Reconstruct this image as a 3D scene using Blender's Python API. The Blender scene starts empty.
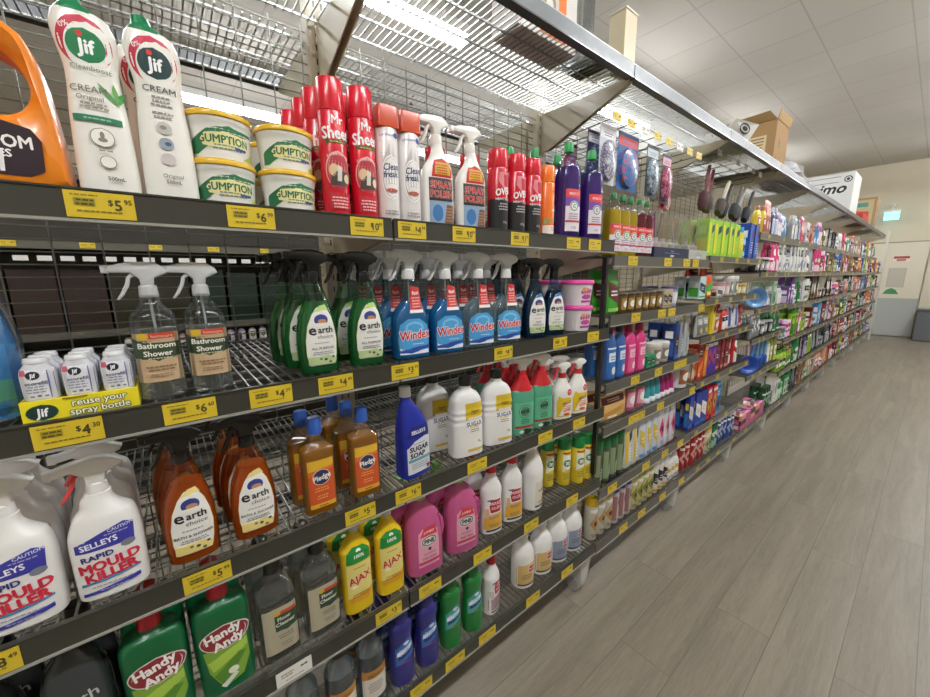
import bpy, math, random
from mathutils import Vector, Matrix
C = bpy.context.scene.collection
PI = math.pi
random.seed(7)
# ------------------------------------------------------------------ materials
_M = {}
def lin(h):
    h = h.lstrip('#'); o = []
    for i in (0, 2, 4):
        c = int(h[i:i+2], 16) / 255
        o.append(c/12.92 if c <= .04045 else ((c+.055)/1.055)**2.4)
    return (*o, 1)
def swirl(a, b, c, scale=30):
    '''printed or swirled pattern of three colours'''
    key = ('sw', a, b, c, scale)
    if key in _M: return _M[key]
    m, N, L, bs = nodes('patterned_'+a); tc = N.new('ShaderNodeTexCoord'); no = N.new('ShaderNodeTexNoise'); no.inputs['Scale'].default_value = scale; no.inputs['Detail'].default_value = 2; no.inputs['Distortion'].default_value = 2.5
    cr = N.new('ShaderNodeValToRGB'); cr.color_ramp.elements[0].position = .36; cr.color_ramp.elements[0].color = lin(a); cr.color_ramp.elements[1].position = .66; cr.color_ramp.elements[1].color = lin(c)
    e = cr.color_ramp.elements.new(.5); e.color = lin(b); L.new(tc.outputs['Object'], no.inputs['Vector']); L.new(no.outputs['Fac'], cr.inputs['Fac']); L.new(cr.outputs['Color'], bs.inputs['Base Color']); bs.inputs['Roughness'].default_value = .3
    bs.inputs['Coat Weight'].default_value = .4
    _M[key] = m; return m
def M(h, kind='pl', rough=None, fac=.5):
    """pl plastic, pa paper, me metal, cl clear, jl translucent liquid, em lamp"""
    key = (h, kind, rough, fac)
    if key in _M: return _M[key]
    m = bpy.data.materials.new('%s_%s' % ({'pl':'plastic','pa':'paper','me':'metal','cl':'clear','jl':'liquid','em':'lamp','ru':'rubber','bd':'board'}[kind], h))
    m.use_nodes = True; nt = m.node_tree; N = nt.nodes; L = nt.links
    b = N['Principled BSDF']; out = N['Material Output']
    b.inputs['Base Color'].default_value = lin(h)
    r = {'pl':.32,'pa':.5,'me':.38,'cl':.08,'jl':.1,'em':.5,'ru':.7,'bd':.8}[kind] if rough is None else rough
    b.inputs['Roughness'].default_value = r
    if kind == 'me': b.inputs['Metallic'].default_value = .85
    if kind in ('me', 'bd', 'ru'):
        tc = N.new('ShaderNodeTexCoord'); no = N.new('ShaderNodeTexNoise'); no.inputs['Scale'].default_value = 35
        mr = N.new('ShaderNodeMapRange'); mr.inputs['To Min'].default_value = max(.05, r-.1); mr.inputs['To Max'].default_value = min(1, r+.12)
        L.new(tc.outputs['Object'], no.inputs['Vector']); L.new(no.outputs['Fac'], mr.inputs['Value']); L.new(mr.outputs['Result'], b.inputs['Roughness'])
    if kind == 'pl':
        b.inputs['Coat Weight'].default_value = .35; b.inputs['Coat Roughness'].default_value = .12
    if kind == 'jl':
        b.inputs['Transmission Weight'].default_value = 1-fac; b.inputs['IOR'].default_value = 1.36
        b.inputs['Base Color'].default_value = tuple(x**(.75 if fac < .5 else .9) for x in lin(h)[:3])+(1,)
        b.inputs['Coat Weight'].default_value = .4; b.inputs['Coat Roughness'].default_value = .05
    if kind == 'cl':
        t = N.new('ShaderNodeBsdfTransparent'); mx = N.new('ShaderNodeMixShader')
        t.inputs['Color'].default_value = lin(h)
        if kind == 'cl':
            g = N.new('ShaderNodeBsdfGlossy'); g.inputs['Roughness'].default_value = r; g.inputs['Color'].default_value = (1,1,1,1)
            lw = N.new('ShaderNodeLayerWeight'); lw.inputs['Blend'].default_value = .35
            mr = N.new('ShaderNodeMapRange'); mr.inputs['To Min'].default_value = .02+fac*.07; mr.inputs['To Max'].default_value = .18+fac*.55
            L.new(lw.outputs['Fresnel'], mr.inputs['Value']); L.new(mr.outputs['Result'], mx.inputs['Fac'])
            L.new(t.outputs[0], mx.inputs[1]); L.new(g.outputs[0], mx.inputs[2])
        else:
            mx.inputs['Fac'].default_value = fac
            b.inputs['Coat Weight'].default_value = .6; b.inputs['Coat Roughness'].default_value = .04
            L.new(t.outputs[0], mx.inputs[1]); L.new(b.outputs[0], mx.inputs[2])
        L.new(mx.outputs[0], out.inputs['Surface'])
    if kind == 'em':
        b.inputs['Emission Color'].default_value = lin(h); b.inputs['Emission Strength'].default_value = fac
    _M[key] = m; return m
def nodes(name):
    m = bpy.data.materials.new(name); m.use_nodes = True
    return m, m.node_tree.nodes, m.node_tree.links, m.node_tree.nodes['Principled BSDF']
# ------------------------------------------------------------------ mesh builder (units: metres unless k given)
class MB:
    def __init__(s, k=1.): s.v = []; s.f = []; s.m = []; s.mats = []; s.k = k
    def mi(s, m):
        if m not in s.mats: s.mats.append(m)
        return s.mats.index(m)
    def add(s, vs, fs, m):
        b = len(s.v); i = s.mi(m); s.v += [(x*s.k, y*s.k, z*s.k) for x, y, z in vs]
        s.f += [tuple(b+j for j in f) for f in fs]; s.m += [i]*len(fs)
    def loft(s, rings, m, c0=True, c1=True, closed=True):
        n = len(rings[0]); vs = [p for r in rings for p in r]; fs = []
        for i in range(len(rings)-1):
            for j in range(n if closed else n-1):
                a = i*n+j; b = i*n+(j+1) % n
                fs.append((a, b, b+n, a+n))
        if c0: fs.append(tuple(range(n-1, -1, -1)))
        if c1: fs.append(tuple(range((len(rings)-1)*n, len(rings)*n)))
        s.add(vs, fs, m)
    def box(s, x0, x1, y0, y1, z0, z1, m, bev=0):
        if bev:
            R = []
            for z, d in ((z0, bev), (z0+bev*.3, bev*.3), (z0+bev, 0), (z1-bev, 0), (z1-bev*.3, bev*.3), (z1, bev)):
                e = bev*.6
                R.append([(x0+d+e, y0+d, z), (x1-d-e, y0+d, z), (x1-d, y0+d+e, z), (x1-d, y1-d-e, z), (x1-d-e, y1-d, z), (x0+d+e, y1-d, z), (x0+d, y1-d-e, z), (x0+d, y0+d+e, z)])
            s.loft(R, m)
        else:
            s.add([(x, y, z) for z in (z0, z1) for x, y in ((x0, y0), (x1, y0), (x1, y1), (x0, y1))],
                  [(3,2,1,0), (4,5,6,7), (0,1,5,4), (1,2,6,5), (2,3,7,6), (3,0,4,7)], m)
    def lathe(s, prof, m, cx=0, cy=0, n=22, c0=True, c1=True):
        s.loft([[(cx+r*math.cos(2*PI*i/n), cy+r*math.sin(2*PI*i/n), z) for i in range(n)] for z, r in prof], m, c0, c1)
    def prism(s, poly, x0, x1, m, bev=0):
        """poly in (y,z), extruded in x"""
        cy = sum(p[0] for p in poly)/len(poly); cz = sum(p[1] for p in poly)/len(poly)
        def ring(x, d):
            o = []
            n = len(poly)
            for i in range(n):
                a = Vector(poly[i-1]); p = Vector(poly[i]); q = Vector(poly[(i+1) % n])
                t1 = (p-a).normalized(); t2 = (q-p).normalized(); nn = Vector((-(t1.y+t2.y), t1.x+t2.x))
                nn = nn.normalized() if nn.length > 1e-6 else Vector((0, 0))
                o.append((x, p.x+nn.x*d*sg, p.y+nn.y*d*sg))
            return o
        ar = sum(poly[i-1][0]*poly[i][1]-poly[i][0]*poly[i-1][1] for i in range(len(poly)))
        sg = 1 if ar > 0 else -1
        R = [ring(x0, bev), ring(x0+bev*.35, bev*.35), ring(x0+bev, 0), ring(x1-bev, 0), ring(x1-bev*.35, bev*.35), ring(x1, bev)] if bev else [ring(x0, 0), ring(x1, 0)]
        s.loft(R if ar > 0 else [list(r) for r in R], m)
    def tube(s, pts, r, m, n=6):
        pts = [Vector(p) for p in pts]; R = []
        for i, p in enumerate(pts):
            t = (pts[min(i+1, len(pts)-1)]-pts[max(i-1, 0)]).normalized()
            up = Vector((0, 0, 1)) if abs(t.z) < .9 else Vector((1, 0, 0))
            a = t.cross(up).normalized(); b = t.cross(a)
            rr = r[i] if isinstance(r, (list, tuple)) else r
            R.append([tuple(p+a*rr*math.cos(2*PI*j/n)+b*rr*math.sin(2*PI*j/n)) for j in range(n)])
        s.loft(R, m)
    def build(s, name, parent=None, smooth=False, loc=None):
        me = bpy.data.meshes.new(name); me.from_pydata(s.v, [], s.f)
        for m in s.mats: me.materials.append(m)
        me.polygons.foreach_set('material_index', s.m)
        if smooth:
            me.polygons.foreach_set('use_smooth', [True]*len(s.f))
            me.set_sharp_from_angle(angle=.7)
        me.update(); o = bpy.data.objects.new(name, me); C.objects.link(o)
        if parent: o.parent = parent
        if loc: o.location = loc
        return o
def empty(name, loc=(0, 0, 0), rz=0):
    o = bpy.data.objects.new(name, None); C.objects.link(o); o.location = loc; o.rotation_euler = (0, 0, rz); o.empty_display_size = .05
    return o
def tag(o, label=None, cat=None, group=None, kind=None):
    if label: o['label'] = label
    if cat: o['category'] = cat
    if group: o['group'] = group
    if kind: o['kind'] = kind
    return o
KIDS = {}
def kids(o):
    return list(o.children)
def copy_tree(o, parent=None):
    c = o.copy(); C.objects.link(c)
    if parent: c.parent = parent
    for ch in kids(o): copy_tree(ch, c)
    return c
USED = set()
def place(proto, x, y, z, label, group=None, rz=0):
    """the first use moves the prototype itself, later ones copy it with its parts"""
    if proto.name in USED: o = copy_tree(proto)
    else: o = proto; USED.add(proto.name)
    o.location = (x, y, z); o.rotation_euler = (0, 0, rz)
    o['label'] = label
    if group: o['group'] = group
    elif 'group' in o: del o['group']
    return o
# ------------------------------------------------------------------ profiles, lettering, label patches (millimetres)
def smoothp(prof, k=4):
    """Catmull-Rom through rows (z,a,b,n,cy)"""
    P = [tuple(p)+(0,)*(5-len(p)) if len(p) > 3 else (p[0], p[1], p[2], 2.5, 0) for p in prof]
    out = []
    for i in range(len(P)-1):
        p0, p1, p2, p3 = P[max(i-1, 0)], P[i], P[i+1], P[min(i+2, len(P)-1)]
        kk = k if p2[0]-p1[0] > 4 else 1
        for j in range(kk):
            t = j/kk; o = []
            for c in range(5):
                a, b, cc, d = p0[c], p1[c], p2[c], p3[c]
                v = .5*((2*b)+(-a+cc)*t+(2*a-5*b+4*cc-d)*t*t+(-a+3*b-3*cc+d)*t**3) if 0 < c else b+(cc-b)*t
                if c in (1, 2): v = min(max(v, min(b, cc)*.97), max(b, cc)*1.03)
                o.append(v)
            out.append(tuple(o))
    out.append(P[-1]); return out
def ring(z, a, b, n=2.5, cy=0, N=28):
    o = []
    for i in range(N):
        t = 2*PI*i/N; c, s_ = math.cos(t), math.sin(t)
        o.append((b*math.copysign(abs(c)**(2/n), c), cy+a*math.copysign(abs(s_)**(2/n), s_), z))
    return o
class Surf:
    def __init__(s, prof, cyl=False): s.p = prof; s.cyl = cyl
    def at(s, v):
        P = s.p
        if v <= P[0][0]: return P[0]
        for i in range(len(P)-1):
            if v <= P[i+1][0]:
                d = P[i+1][0]-P[i][0]; t = (v-P[i][0])/d if d else 0
                return tuple(P[i][c]+(P[i+1][c]-P[i][c])*t for c in range(5))
        return P[-1]
    def __call__(s, u, v, e):
        z, a, b, n, cy = s.at(v)
        if s.cyl:
            t = u/a; return ((a+e)*math.cos(t), (a+e)*math.sin(t), v)
        w = min(abs(u-cy)/a, .985)
        return (b*(1-w**n)**(1/n)+e, u, v)
class Flat:
    def __init__(s, x): s.x = x
    def __call__(s, u, v, e): return (s.x+e, u, v)
_T = {}
def textmesh(s, bold=0, shear=0):
    key = (s, bold, shear)
    if key in _T: return _T[key]
    cu = bpy.data.curves.new('t', 'FONT'); cu.body = s; cu.size = 1; cu.resolution_u = 2; cu.fill_mode = 'BOTH'
    cu.shear = shear; cu.align_x = 'CENTER'
    o = bpy.data.objects.new('t', cu); me = o.to_mesh()
    vs = [(v.co.x, v.co.y) for v in me.vertices]; fs = [tuple(p.vertices) for p in me.polygons]
    o.to_mesh_clear(); bpy.data.objects.remove(o); bpy.data.curves.remove(cu)
    w = max(v[0] for v in vs)-min(v[0] for v in vs) if vs else 1
    _T[key] = (vs, fs, w); return _T[key]
def ell(u, v, ru, rv, n=24, a0=0, a1=360):
    return [(u+ru*math.cos(math.radians(a0+(a1-a0)*i/n)), v+rv*math.sin(math.radians(a0+(a1-a0)*i/n))) for i in range(n if a1-a0 == 360 else n+1)]
def decor(mb, S, items, base=0):
    """label artwork: each item one printed shape or word, laid on surface S"""
    lay = base
    for it in items:
        k = it[0]; lay += 1; e = .25+.14*lay
        if k in 'rep':
            if k == 'r': poly = [(it[1], it[2]), (it[3], it[2]), (it[3], it[4]), (it[1], it[4])]; col = it[5]
            elif k == 'e': poly = ell(*it[1:5]); col = it[5]
            else: poly = it[1]; col = it[2]
            m = col if not isinstance(col, str) else M(col, 'pa')
            v0 = min(p[1] for p in poly); v1 = max(p[1] for p in poly)
            K = max(2, min(26, int((v1-v0)/5)+2)); 
            if k == 'e' or len(poly) > 6: K = max(K, 12)
            vsx = sorted(set([v0+(v1-v0)*i/K for i in range(K+1)]+([p[1] for p in poly] if len(poly) < 9 else [])))
            wmax = max(p[0] for p in poly)-min(p[0] for p in poly); U = max(1, min(12, int(wmax/7)+1))
            rows = []
            for v in vsx:
                vv = min(max(v, v0+1e-4), v1-1e-4); xs = []
                for i in range(len(poly)):
                    a, b = poly[i-1], poly[i]
                    if (a[1] <= vv) != (b[1] <= vv): xs.append(a[0]+(b[0]-a[0])*(vv-a[1])/(b[1]-a[1]))
                if not xs: continue
                l, r = min(xs), max(xs); rows.append([S(l+(r-l)*j/U, v, e) for j in range(U+1)])
            fs = []; n = U+1
            for i in range(len(rows)-1):
                for j in range(U): a = i*n+j; fs.append((a, a+1, a+1+n, a+n))
            mb.add([p for r in rows for p in r], fs, m)
        elif k == 't':
            # ('t', text, u, v, size, colour, [rot deg, bold, x-stretch, shear, arc])
            ex = list(it[6:])+[0, .02, 1, 0][len(it[6:]):]; rot, bold, sx, sh = ex[:4]; arc = ex[4] if len(ex) > 4 else 0
            vs, fs, w = textmesh(it[1], 0, sh); sz = it[4]; c, s_ = math.cos(math.radians(rot)), math.sin(math.radians(rot))
            offs = [(0, 0)]
            if bold > 0: offs += [(bold*math.cos(q*PI/4), bold*math.sin(q*PI/4)) for q in range(0, 8, 1 if bold > .035 else 2)]
            for qi, (ox, oy) in enumerate(offs):   # heavier strokes: the word printed again a hair to each side
                o = []
                for x, y in vs:
                    X = (x+ox)*sz*sx; Y = (y+oy-.35)*sz + arc*(1-(2*x/w)**2)*sz
                    o.append(S(it[2]+X*c-Y*s_, it[3]+X*s_+Y*c, e+.006*qi))
                mb.add(o, fs, M(it[5], 'pa') if isinstance(it[5], str) else it[5])
        elif k == 'l':   # small print: ('l', u, v, width, rows, pitch, colour)
            _, u, v, w, n, pt, col = it; m = M(col, 'pa'); rr = random.Random(n*7+int(w))
            for i in range(n):
                ww = w*(.72+.28*rr.random()); vs_ = []; fs = []
                x = -ww/2
                while x < ww/2-1:
                    d = min(rr.uniform(2.5, 7), ww/2-x); vv = v-i*pt; b = len(vs_)
                    vs_ += [S(u+x, vv, e), S(u+x+d, vv, e), S(u+x+d, vv+pt*.45, e), S(u+x, vv+pt*.45, e)]; fs.append((b, b+1, b+2, b+3)); x += d+1.2
                mb.add(vs_, fs, m)
def artwork(S, items, root, name='label', base=0, label=None):
    mb = MB(.001); decor(mb, S, items, base); o = mb.build(name, root)
    if label: o['label'] = label
    return o
# ------------------------------------------------------------------ product builders
def body(root, prof, mat, name='body', cyl=False, N=28):
    P = smoothp(prof); mb = MB(.001); mb.loft([ring(*p, N=N) for p in P], mat); mb.build(name, root, True)
    return Surf(P, cyl)
def screwcap(root, z, r, h, mat, cy=0, taper=.92, name='cap', ribs=True):
    mb = MB(.001); n = 28
    R = []
    for zz, f in ((z, 1), (z+h*.1, 1.02), (z+h*.85, taper+.02), (z+h*.97, taper-.04), (z+h, taper-.16)):
        R.append([(r*f*(1-(.035 if ribs and i % 2 else 0))*math.cos(2*PI*i/n), cy+r*f*(1-(.035 if ribs and i % 2 else 0))*math.sin(2*PI*i/n), zz) for i in range(n)])
    mb.loft(R, mat); mb.build(name, root, True)
def trigger(root, z, headmat, levermat=None, collarmat=None, s=1., style='a'):
    levermat = levermat or headmat; collarmat = collarmat or headmat
    mb = MB(.001); mb.lathe([(z, 14*s), (z+2, 14.6*s), (z+20*s, 13.2*s), (z+22*s, 11*s)], collarmat, n=20); mb.build('collar', root, True)
    mb = MB(.001)
    if style == 'a':
        P = [(-50, 44), (-50, 55), (-30, 60), (-6, 63), (14, 62), (27, 54), (31, 44), (24, 40), (11, 34), (9, 20), (-9, 20), (-10, 33), (-20, 43)]
    elif style == 'b':   # long flat wedge
        P = [(-48, 42), (-48, 54), (-26, 60), (2, 65), (20, 61), (38, 50), (34, 43), (14, 36), (11, 18), (-11, 18), (-12, 34), (-26, 45)]
    else:                # rounded
        P = [(-44, 46), (-44, 58), (-28, 63), (0, 64), (22, 60), (34, 50), (30, 42), (14, 34), (10, 20), (-10, 20), (-11, 34), (-20, 44)]
    mb.prism([(y*s, z+q*s) for y, q in P], -10.5*s, 10.5*s, headmat, 3*s); mb.build('trigger_head', root, True)
    mb = MB(.001); y0 = P[0][0]
    mb.prism([((y0-8)*s, z+(P[0][1]-1)*s), ((y0-8)*s, z+(P[1][1]+1)*s), ((y0+2)*s, z+(P[1][1]+1.5)*s), ((y0+2)*s, z+(P[0][1]-2)*s)], -8.5*s, 8.5*s, headmat if style != 'b' else collarmat, 2*s); mb.build('nozzle', root, True)
    mb = MB(.001)
    L = [(-20, 44), (-27, 36), (-30, 24), (-38, 8), (-44, -2), (-41, -4), (-33, 5), (-25, 20), (-21, 34), (-12, 40)]
    mb.prism([(y*s, z+q*s) for y, q in L], -6*s, 6*s, levermat, 1.5*s); mb.build('trigger_lever', root, True)
def diptube(root, z0, z1):
    mb = MB(.001); mb.tube([(0, 0, z1), (0, 2, (z0+z1)/2), (0, 10, z0)], 2, M('e8ecee', 'jl', fac=.5)); mb.build('dip_tube', root, True)
def aerosol(name, r, h, hc, bodymat, capmat, items, capn=2, neck=True):
    root = empty(name); mb = MB(.001)
    zb = h-hc
    mb.lathe([(0, r-2), (1.5, r-.2), (3, r), (zb-4, r), (zb-.5, r-1.5), (zb, r-2.5)], bodymat, n=28); mb.build('can_body', root, True)
    mb = MB(.001)
    if capn == 2: mb.lathe([(zb, r-.6), (zb+2, r-.3), (h-3, r-1.2), (h-.8, r-2.2), (h, r-4.5)], capmat, n=28)
    else: mb.loft([ring(z, a, a, capn) for z, a in ((zb, r-1), (zb+4, r-1), (h-4, r-2.5), (h-1, r-3.5), (h, r-6))], capmat)
    mb.build('cap', root, True)
    artwork(Surf([(0, r, r, 2, 0), (h, r, r, 2, 0)], True), items, root)
    return root
# ================================================================== near products (built once each, millimetres)
def leaf(u, v, L, w, ang):
    c, s_ = math.cos(math.radians(ang)), math.sin(math.radians(ang)); P = [(L*t/8, w*math.sin(PI*t/8)) for t in range(9)]+[(L*t/8, -w*.5*math.sin(PI*t/8)) for t in range(7, 0, -1)]
    return [(u+x*c-y*s_, v+x*s_+y*c) for x, y in P]
def cat(o, c): o['category'] = c; return o
def p_jug():
    r = cat(empty('cleaner_jug'), 'jug'); m = M('f08a1c', 'pl', .35)
    outer = []; inner = []
    O = [(-95,0),(-20,0),(60,0),(72,6),(70,60),(66,105),(62,150),(54,187),(32,206),(-10,208),(-40,204),(-58,196),(-72,170),(-88,140),(-98,100),(-100,20)]
    def resample(P, n):
        Q = P+[P[0]]; L = [0]
        for a, b in zip(Q, Q[1:]): L.append(L[-1]+math.dist(a, b))
        o = []
        for i in range(n):
            d = L[-1]*i/n; k = max(j for j in range(len(L)) if L[j] <= d+1e-9); k = min(k, len(P)-1)
            t = (d-L[k])/(L[k+1]-L[k]); o.append((Q[k][0]+(Q[k+1][0]-Q[k][0])*t, Q[k][1]+(Q[k+1][1]-Q[k][1])*t))
        return o
    n = 40; O = resample(O, n)
    cu, cv = 8, 134
    I = [(cu+41*math.cos(t)-5*math.sin(t), cv+44*math.sin(t)) for t in [math.atan2(p[1]-cv, p[0]-cu) for p in O] for v in [1]]
    mb = MB(.001); R = []
    for lp, x in ((O, 0), ):
        pass
    def off(P, d):
        c = Vector((cu, cv)); return [tuple(Vector(p)+(c-Vector(p)).normalized()*d) for p in P]
    seq = [(off(I,0),-26),(off(I,-6),-33),(off(I,-9),-36),(off(O,9),-42),(off(O,3),-38),(O,-30),(O,30),(off(O,3),38),(off(O,9),42),(off(I,-9),36),(off(I,-6),33),(off(I,0),26),(off(I,0),-26)]
    mb.loft([[(x, p[0], p[1]) for p in P] for P, x in seq], m, False, False); mb.build('body', r, True)
    mb = MB(.001); mb.lathe([(205,20),(208,21),(236,20),(240,17)], M('c22027'), 0, -62); mb.build('cap', r, True)
    artwork(Flat(42), [('p',[(-90,14),(36,14),(50,22),(52,60),(44,74),(20,80),(0,84),(-90,90)],'2a1420'),('p',[(-90,60),(-2,60),(-2,88),(-90,90)],'c01830'),
        ('t','BATHROOM',-6,56,21,'f4f0ee',0,.03,.85),('t','TILES',8,41,13,'f4f0ee',0,.03,1),('p',[(10,18),(14,18),(16,44),(8,46)],'f0e8ec')], r)
    return r
def p_cream(green, txt):
    r = cat(empty('cream_cleaner_bottle'), 'bottle')
    P = [(0,31,17,2.6,0),(3,34,20,2.6,0),(60,33.5,20,2.5,0),(110,31.5,19,2.5,0),(140,29,18,2.4,0),(168,28.5,18,2.4,0),(196,32,19,2.4,-1),(216,33.5,19,2.3,-2),(232,29,17,2.3,-3),(236,25,16,2.2,-4)]
    S = body(r, P, M('f0eee6'))
    mb = MB(.001); mb.loft([ring(z,a,b,2.2,c) for z,a,b,c in ((234,25.5,16.8,-4),(238,23,16,-5),(243,15,13,-8),(247,12,11,-10),(255,10.5,10,-11),(257,8,8,-11))], M('0c7a4c')); mb.build('cap', r, True)
    dk = '0f7a48' if green else '173a3c'
    A = [('e',-2,196,28,33,'c8304a'),('e',4,189,27,33,'f0eee6'),('t','0%',-20,213,9,'f6dfe0',25,.02,1),
         ('e',-1,192,20,21,dk),('t','Jif',-1,191,24,'ffffff',0,.035,.9),('e',-6,205,3.6,3.6,'d0362c')]
    if green:
        A += [('t','Cleanboost',0,165,9,'6b7a5a',0,.0,1),('p',leaf(25,122,34,4,128),'4c9a48'),('p',leaf(25,126,26,4,100),'6cb454'),('p',leaf(25,126,20,4,72),'4c9a48'),('t','CREAM',-6,138,12,'6b6456',0,.0,1),('t','Original',-6,127,9,'6b6456',0,0,1),('l',-2,118,34,2,5,'8c8678'),
              ('r',-27,96,24,104,'1f7a56'),('l',-2,99,34,1,4,'9cc4ae'),('e',0,76,13,13,'8a867a'),('e',0,76,12,12,'efede4'),('e',0,73,5,3,'8a867a'),('e',0,79,2.5,5,'8a867a'),('e',2,44,9,9,'8a867a'),('e',2,44,8,8,'efede4'),('l',2,58,16,1,4,'8c8678'),('t','500mL',8,22,7,'4c4a44',0,.02,1)]
    else:
        A += [('t','CREAM',0,158,12,'3a3c44',0,.0,1.05),('l',0,146,26,3,5.5,'8c8c8c'),('l',0,124,30,2,5.5,'8c8c8c'),('e',-1,104,9,9,'c2c0ba'),('e',-1,82,9,9,'9aa4b0'),('e',-1,60,9,9,'cfc4c2'),('e',1,82,4,3,'3f5a7a'),('e',-2,105,4,3,'8f8c86'),('t','Original',2,36,8,'5c5a56',0,0,1),('t','500mL',2,27,7,'5c5a56',0,.02,1)]
    artwork(S, A, r); return r
def p_tub():
    r = cat(empty('paste_tub'), 'tub'); r.scale = (1, 1, .925); mb = MB(.001)
    mb.lathe([(0,42),(1.5,43.5),(50,47),(60,47.6),(62,49),(70,49.2)], M('f1efe8'), n=32); mb.build('body', r, True)
    mb = MB(.001); mb.lathe([(69,50.5),(70,51.5),(76,51.5),(78,50.6),(79.5,49),(79,46),(78,45)], M('e2b51e'), n=32); mb.build('lid', r, True)
    S = Surf([(0,43.5,43.5,2,0),(60,47.7,47.7,2,0)], True)
    artwork(S, [('p',[(-52,8),(-40,8),(-8,30),(40,44),(54,46),(54,54),(10,56),(-20,50),(-38,38),(-52,30)],'2c7a4c'),('p',[(-30,22),(0,16),(38,20),(42,30),(36,42),(4,46),(-26,42),(-34,32)],'efe7a4'),
        ('t','GUMPTION',2,33,18,'2a6e4e',0,.03,.84),('l',6,22,44,2,5,'7f8f8a'),('p',[(30,6),(54,6),(54,22),(44,14)],'c9d84e'),('r',16,19,36,23,'2d5a9a')], r)
    return r
def p_sheen():
    return cat(aerosol('polish_spray_can', 26.5, 254, 58, M('d3142c','pl',.25), M('d8162e','pl',.25), [
        ('t','Mr',2,178,22,'ffffff',0,.02,.9),('t','Sheen',2,155,30,'ffffff',3,.03,.85),('p',[(-22,134),(22,136),(22,144),(-22,142)],'5c5a1c'),('l',0,137,36,1,4,'d8d070'),
        ('e',0,86,25,36,'e8b0a8'),('e',0,84,23,34,'b83440'),('t','kitchen living',0,112,8,'f6dcdc',0,0,1,0,.5),('e',-9,86,9,12,'e0c49a'),('p',[(-18,58),(16,58),(18,84),(0,88),(-14,74)],'4a3a36'),('p',[(-4,66),(4,66),(6,92),(-2,96)],'ddd5c8'),('e',15,72,6,9,'e9d9b0'),('r',-20,14,22,44,'c01428'),('l',0,34,36,4,6,'f2c8c8')]), 'spray can')
def p_clean():
    return cat(aerosol('surface_spray_can', 25.5, 235, 44, M('e9e4e2','pl',.25), M('c8451c','pl',.3), [
        ('t','community co',0,176,8,'6a74b4',4,0,1),('e',15,176,6,6,'2f55b0'),('p',[(-18,120),(-2,160),(0,120)],'cfc2c0'),('p',[(2,120),(6,158),(12,120)],'d3c8c4'),('e',0,90,21,46,'f4f1ee'),('e',0,90,18,42,'9d9494'),('e',0,90,17,41,'f1eeec'),
        ('t','Clean',0,112,19,'27346e',6,.02,.8,.2),('t','freak.',0,97,18,'27346e',6,.02,.85,.2),('e',0,68,15,11,'b08a84'),('e',0,70,14,8,'efe9e6'),('e',0,64,12,4,'b8503c'),('l',0,20,34,2,6,'9d9494')], 8), 'spray can')
def p_polish():
    r = cat(empty('polish_trigger_bottle'), 'spray bottle')
    P = [(0,37,21,4,0),(2,39,23,4,0),(118,39,23,3.6,0),(140,34,21,3,2),(160,22,16,2.4,4),(178,15,14,2,3),(192,14,13.5,2,0)]
    S = body(r, P, M('f3f1ec')); trigger(r, 188, M('f2f0ea'), s=1.0)
    artwork(S, [('p',[(-24,112),(30,112),(33,128),(24,146),(6,156),(-14,150),(-20,136)],'c81e22'),('p',[(-16,118),(26,118),(26,146),(-12,146)],'caa422'),('l',4,138,34,4,6,'c81e22'),('r',-31,58,32,110,'4a4644'),('t','SPRAY',2,95,22,'e8e2da',0,.05,.95),('t','SPRAY',2,95,22,'cc2024',0,.03,.95),('t','POLISH',2,74,22,'e8e2da',0,.05,.85),('t','POLISH',2,74,22,'cc2024',0,.03,.85),('r',-30,60,30,63,'1c1c1c'),
        ('r',-31,8,32,57,'8fa8c4'),('e',-10,30,14,20,'3f78b4'),('p',[(8,8),(32,8),(32,50),(14,50)],'7a5238'),('l',20,40,18,5,7,'a98668')], r)
    return r
def p_oven():
    return cat(aerosol('oven_spray_can', 28.5, 212, 46, M('c61a30','pl',.25), M('d0152c','pl',.25), [
        ('r',-44,2,44,84,'1d1b1c'),('p',[(-10,152),(26,152),(24,100),(4,110),(-12,128)],'e08490'),('p',[(2,146),(22,146),(20,112),(4,118)],'c61a30'),('t','OVEN',4,104,24,'f2ecec',10,.04,.8,.2),('t','HEAVY DUTY',4,84,8,'ededed',0,.02,1),('l',4,70,34,3,7,'b8b4b4'),('t','375g',8,24,8,'b8b4b4')]), 'spray can')
def p_orange():
    return cat(aerosol('orange_spray_can', 26.5, 207, 48, M('ee7418','pl',.3), M('f07a1c','pl',.3), [
        ('p',[(-40,50),(40,64),(40,48),(-40,32)],'8a8f52'),('p',[(-12,76),(4,72),(24,90),(26,118),(14,96),(2,84)],'f2ece4'),('r',-40,6,40,32,'f3e6dc'),('l',0,24,30,2,7,'d0641c'),('l',0,130,24,2,7,'b04c10')]), 'spray can')
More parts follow.
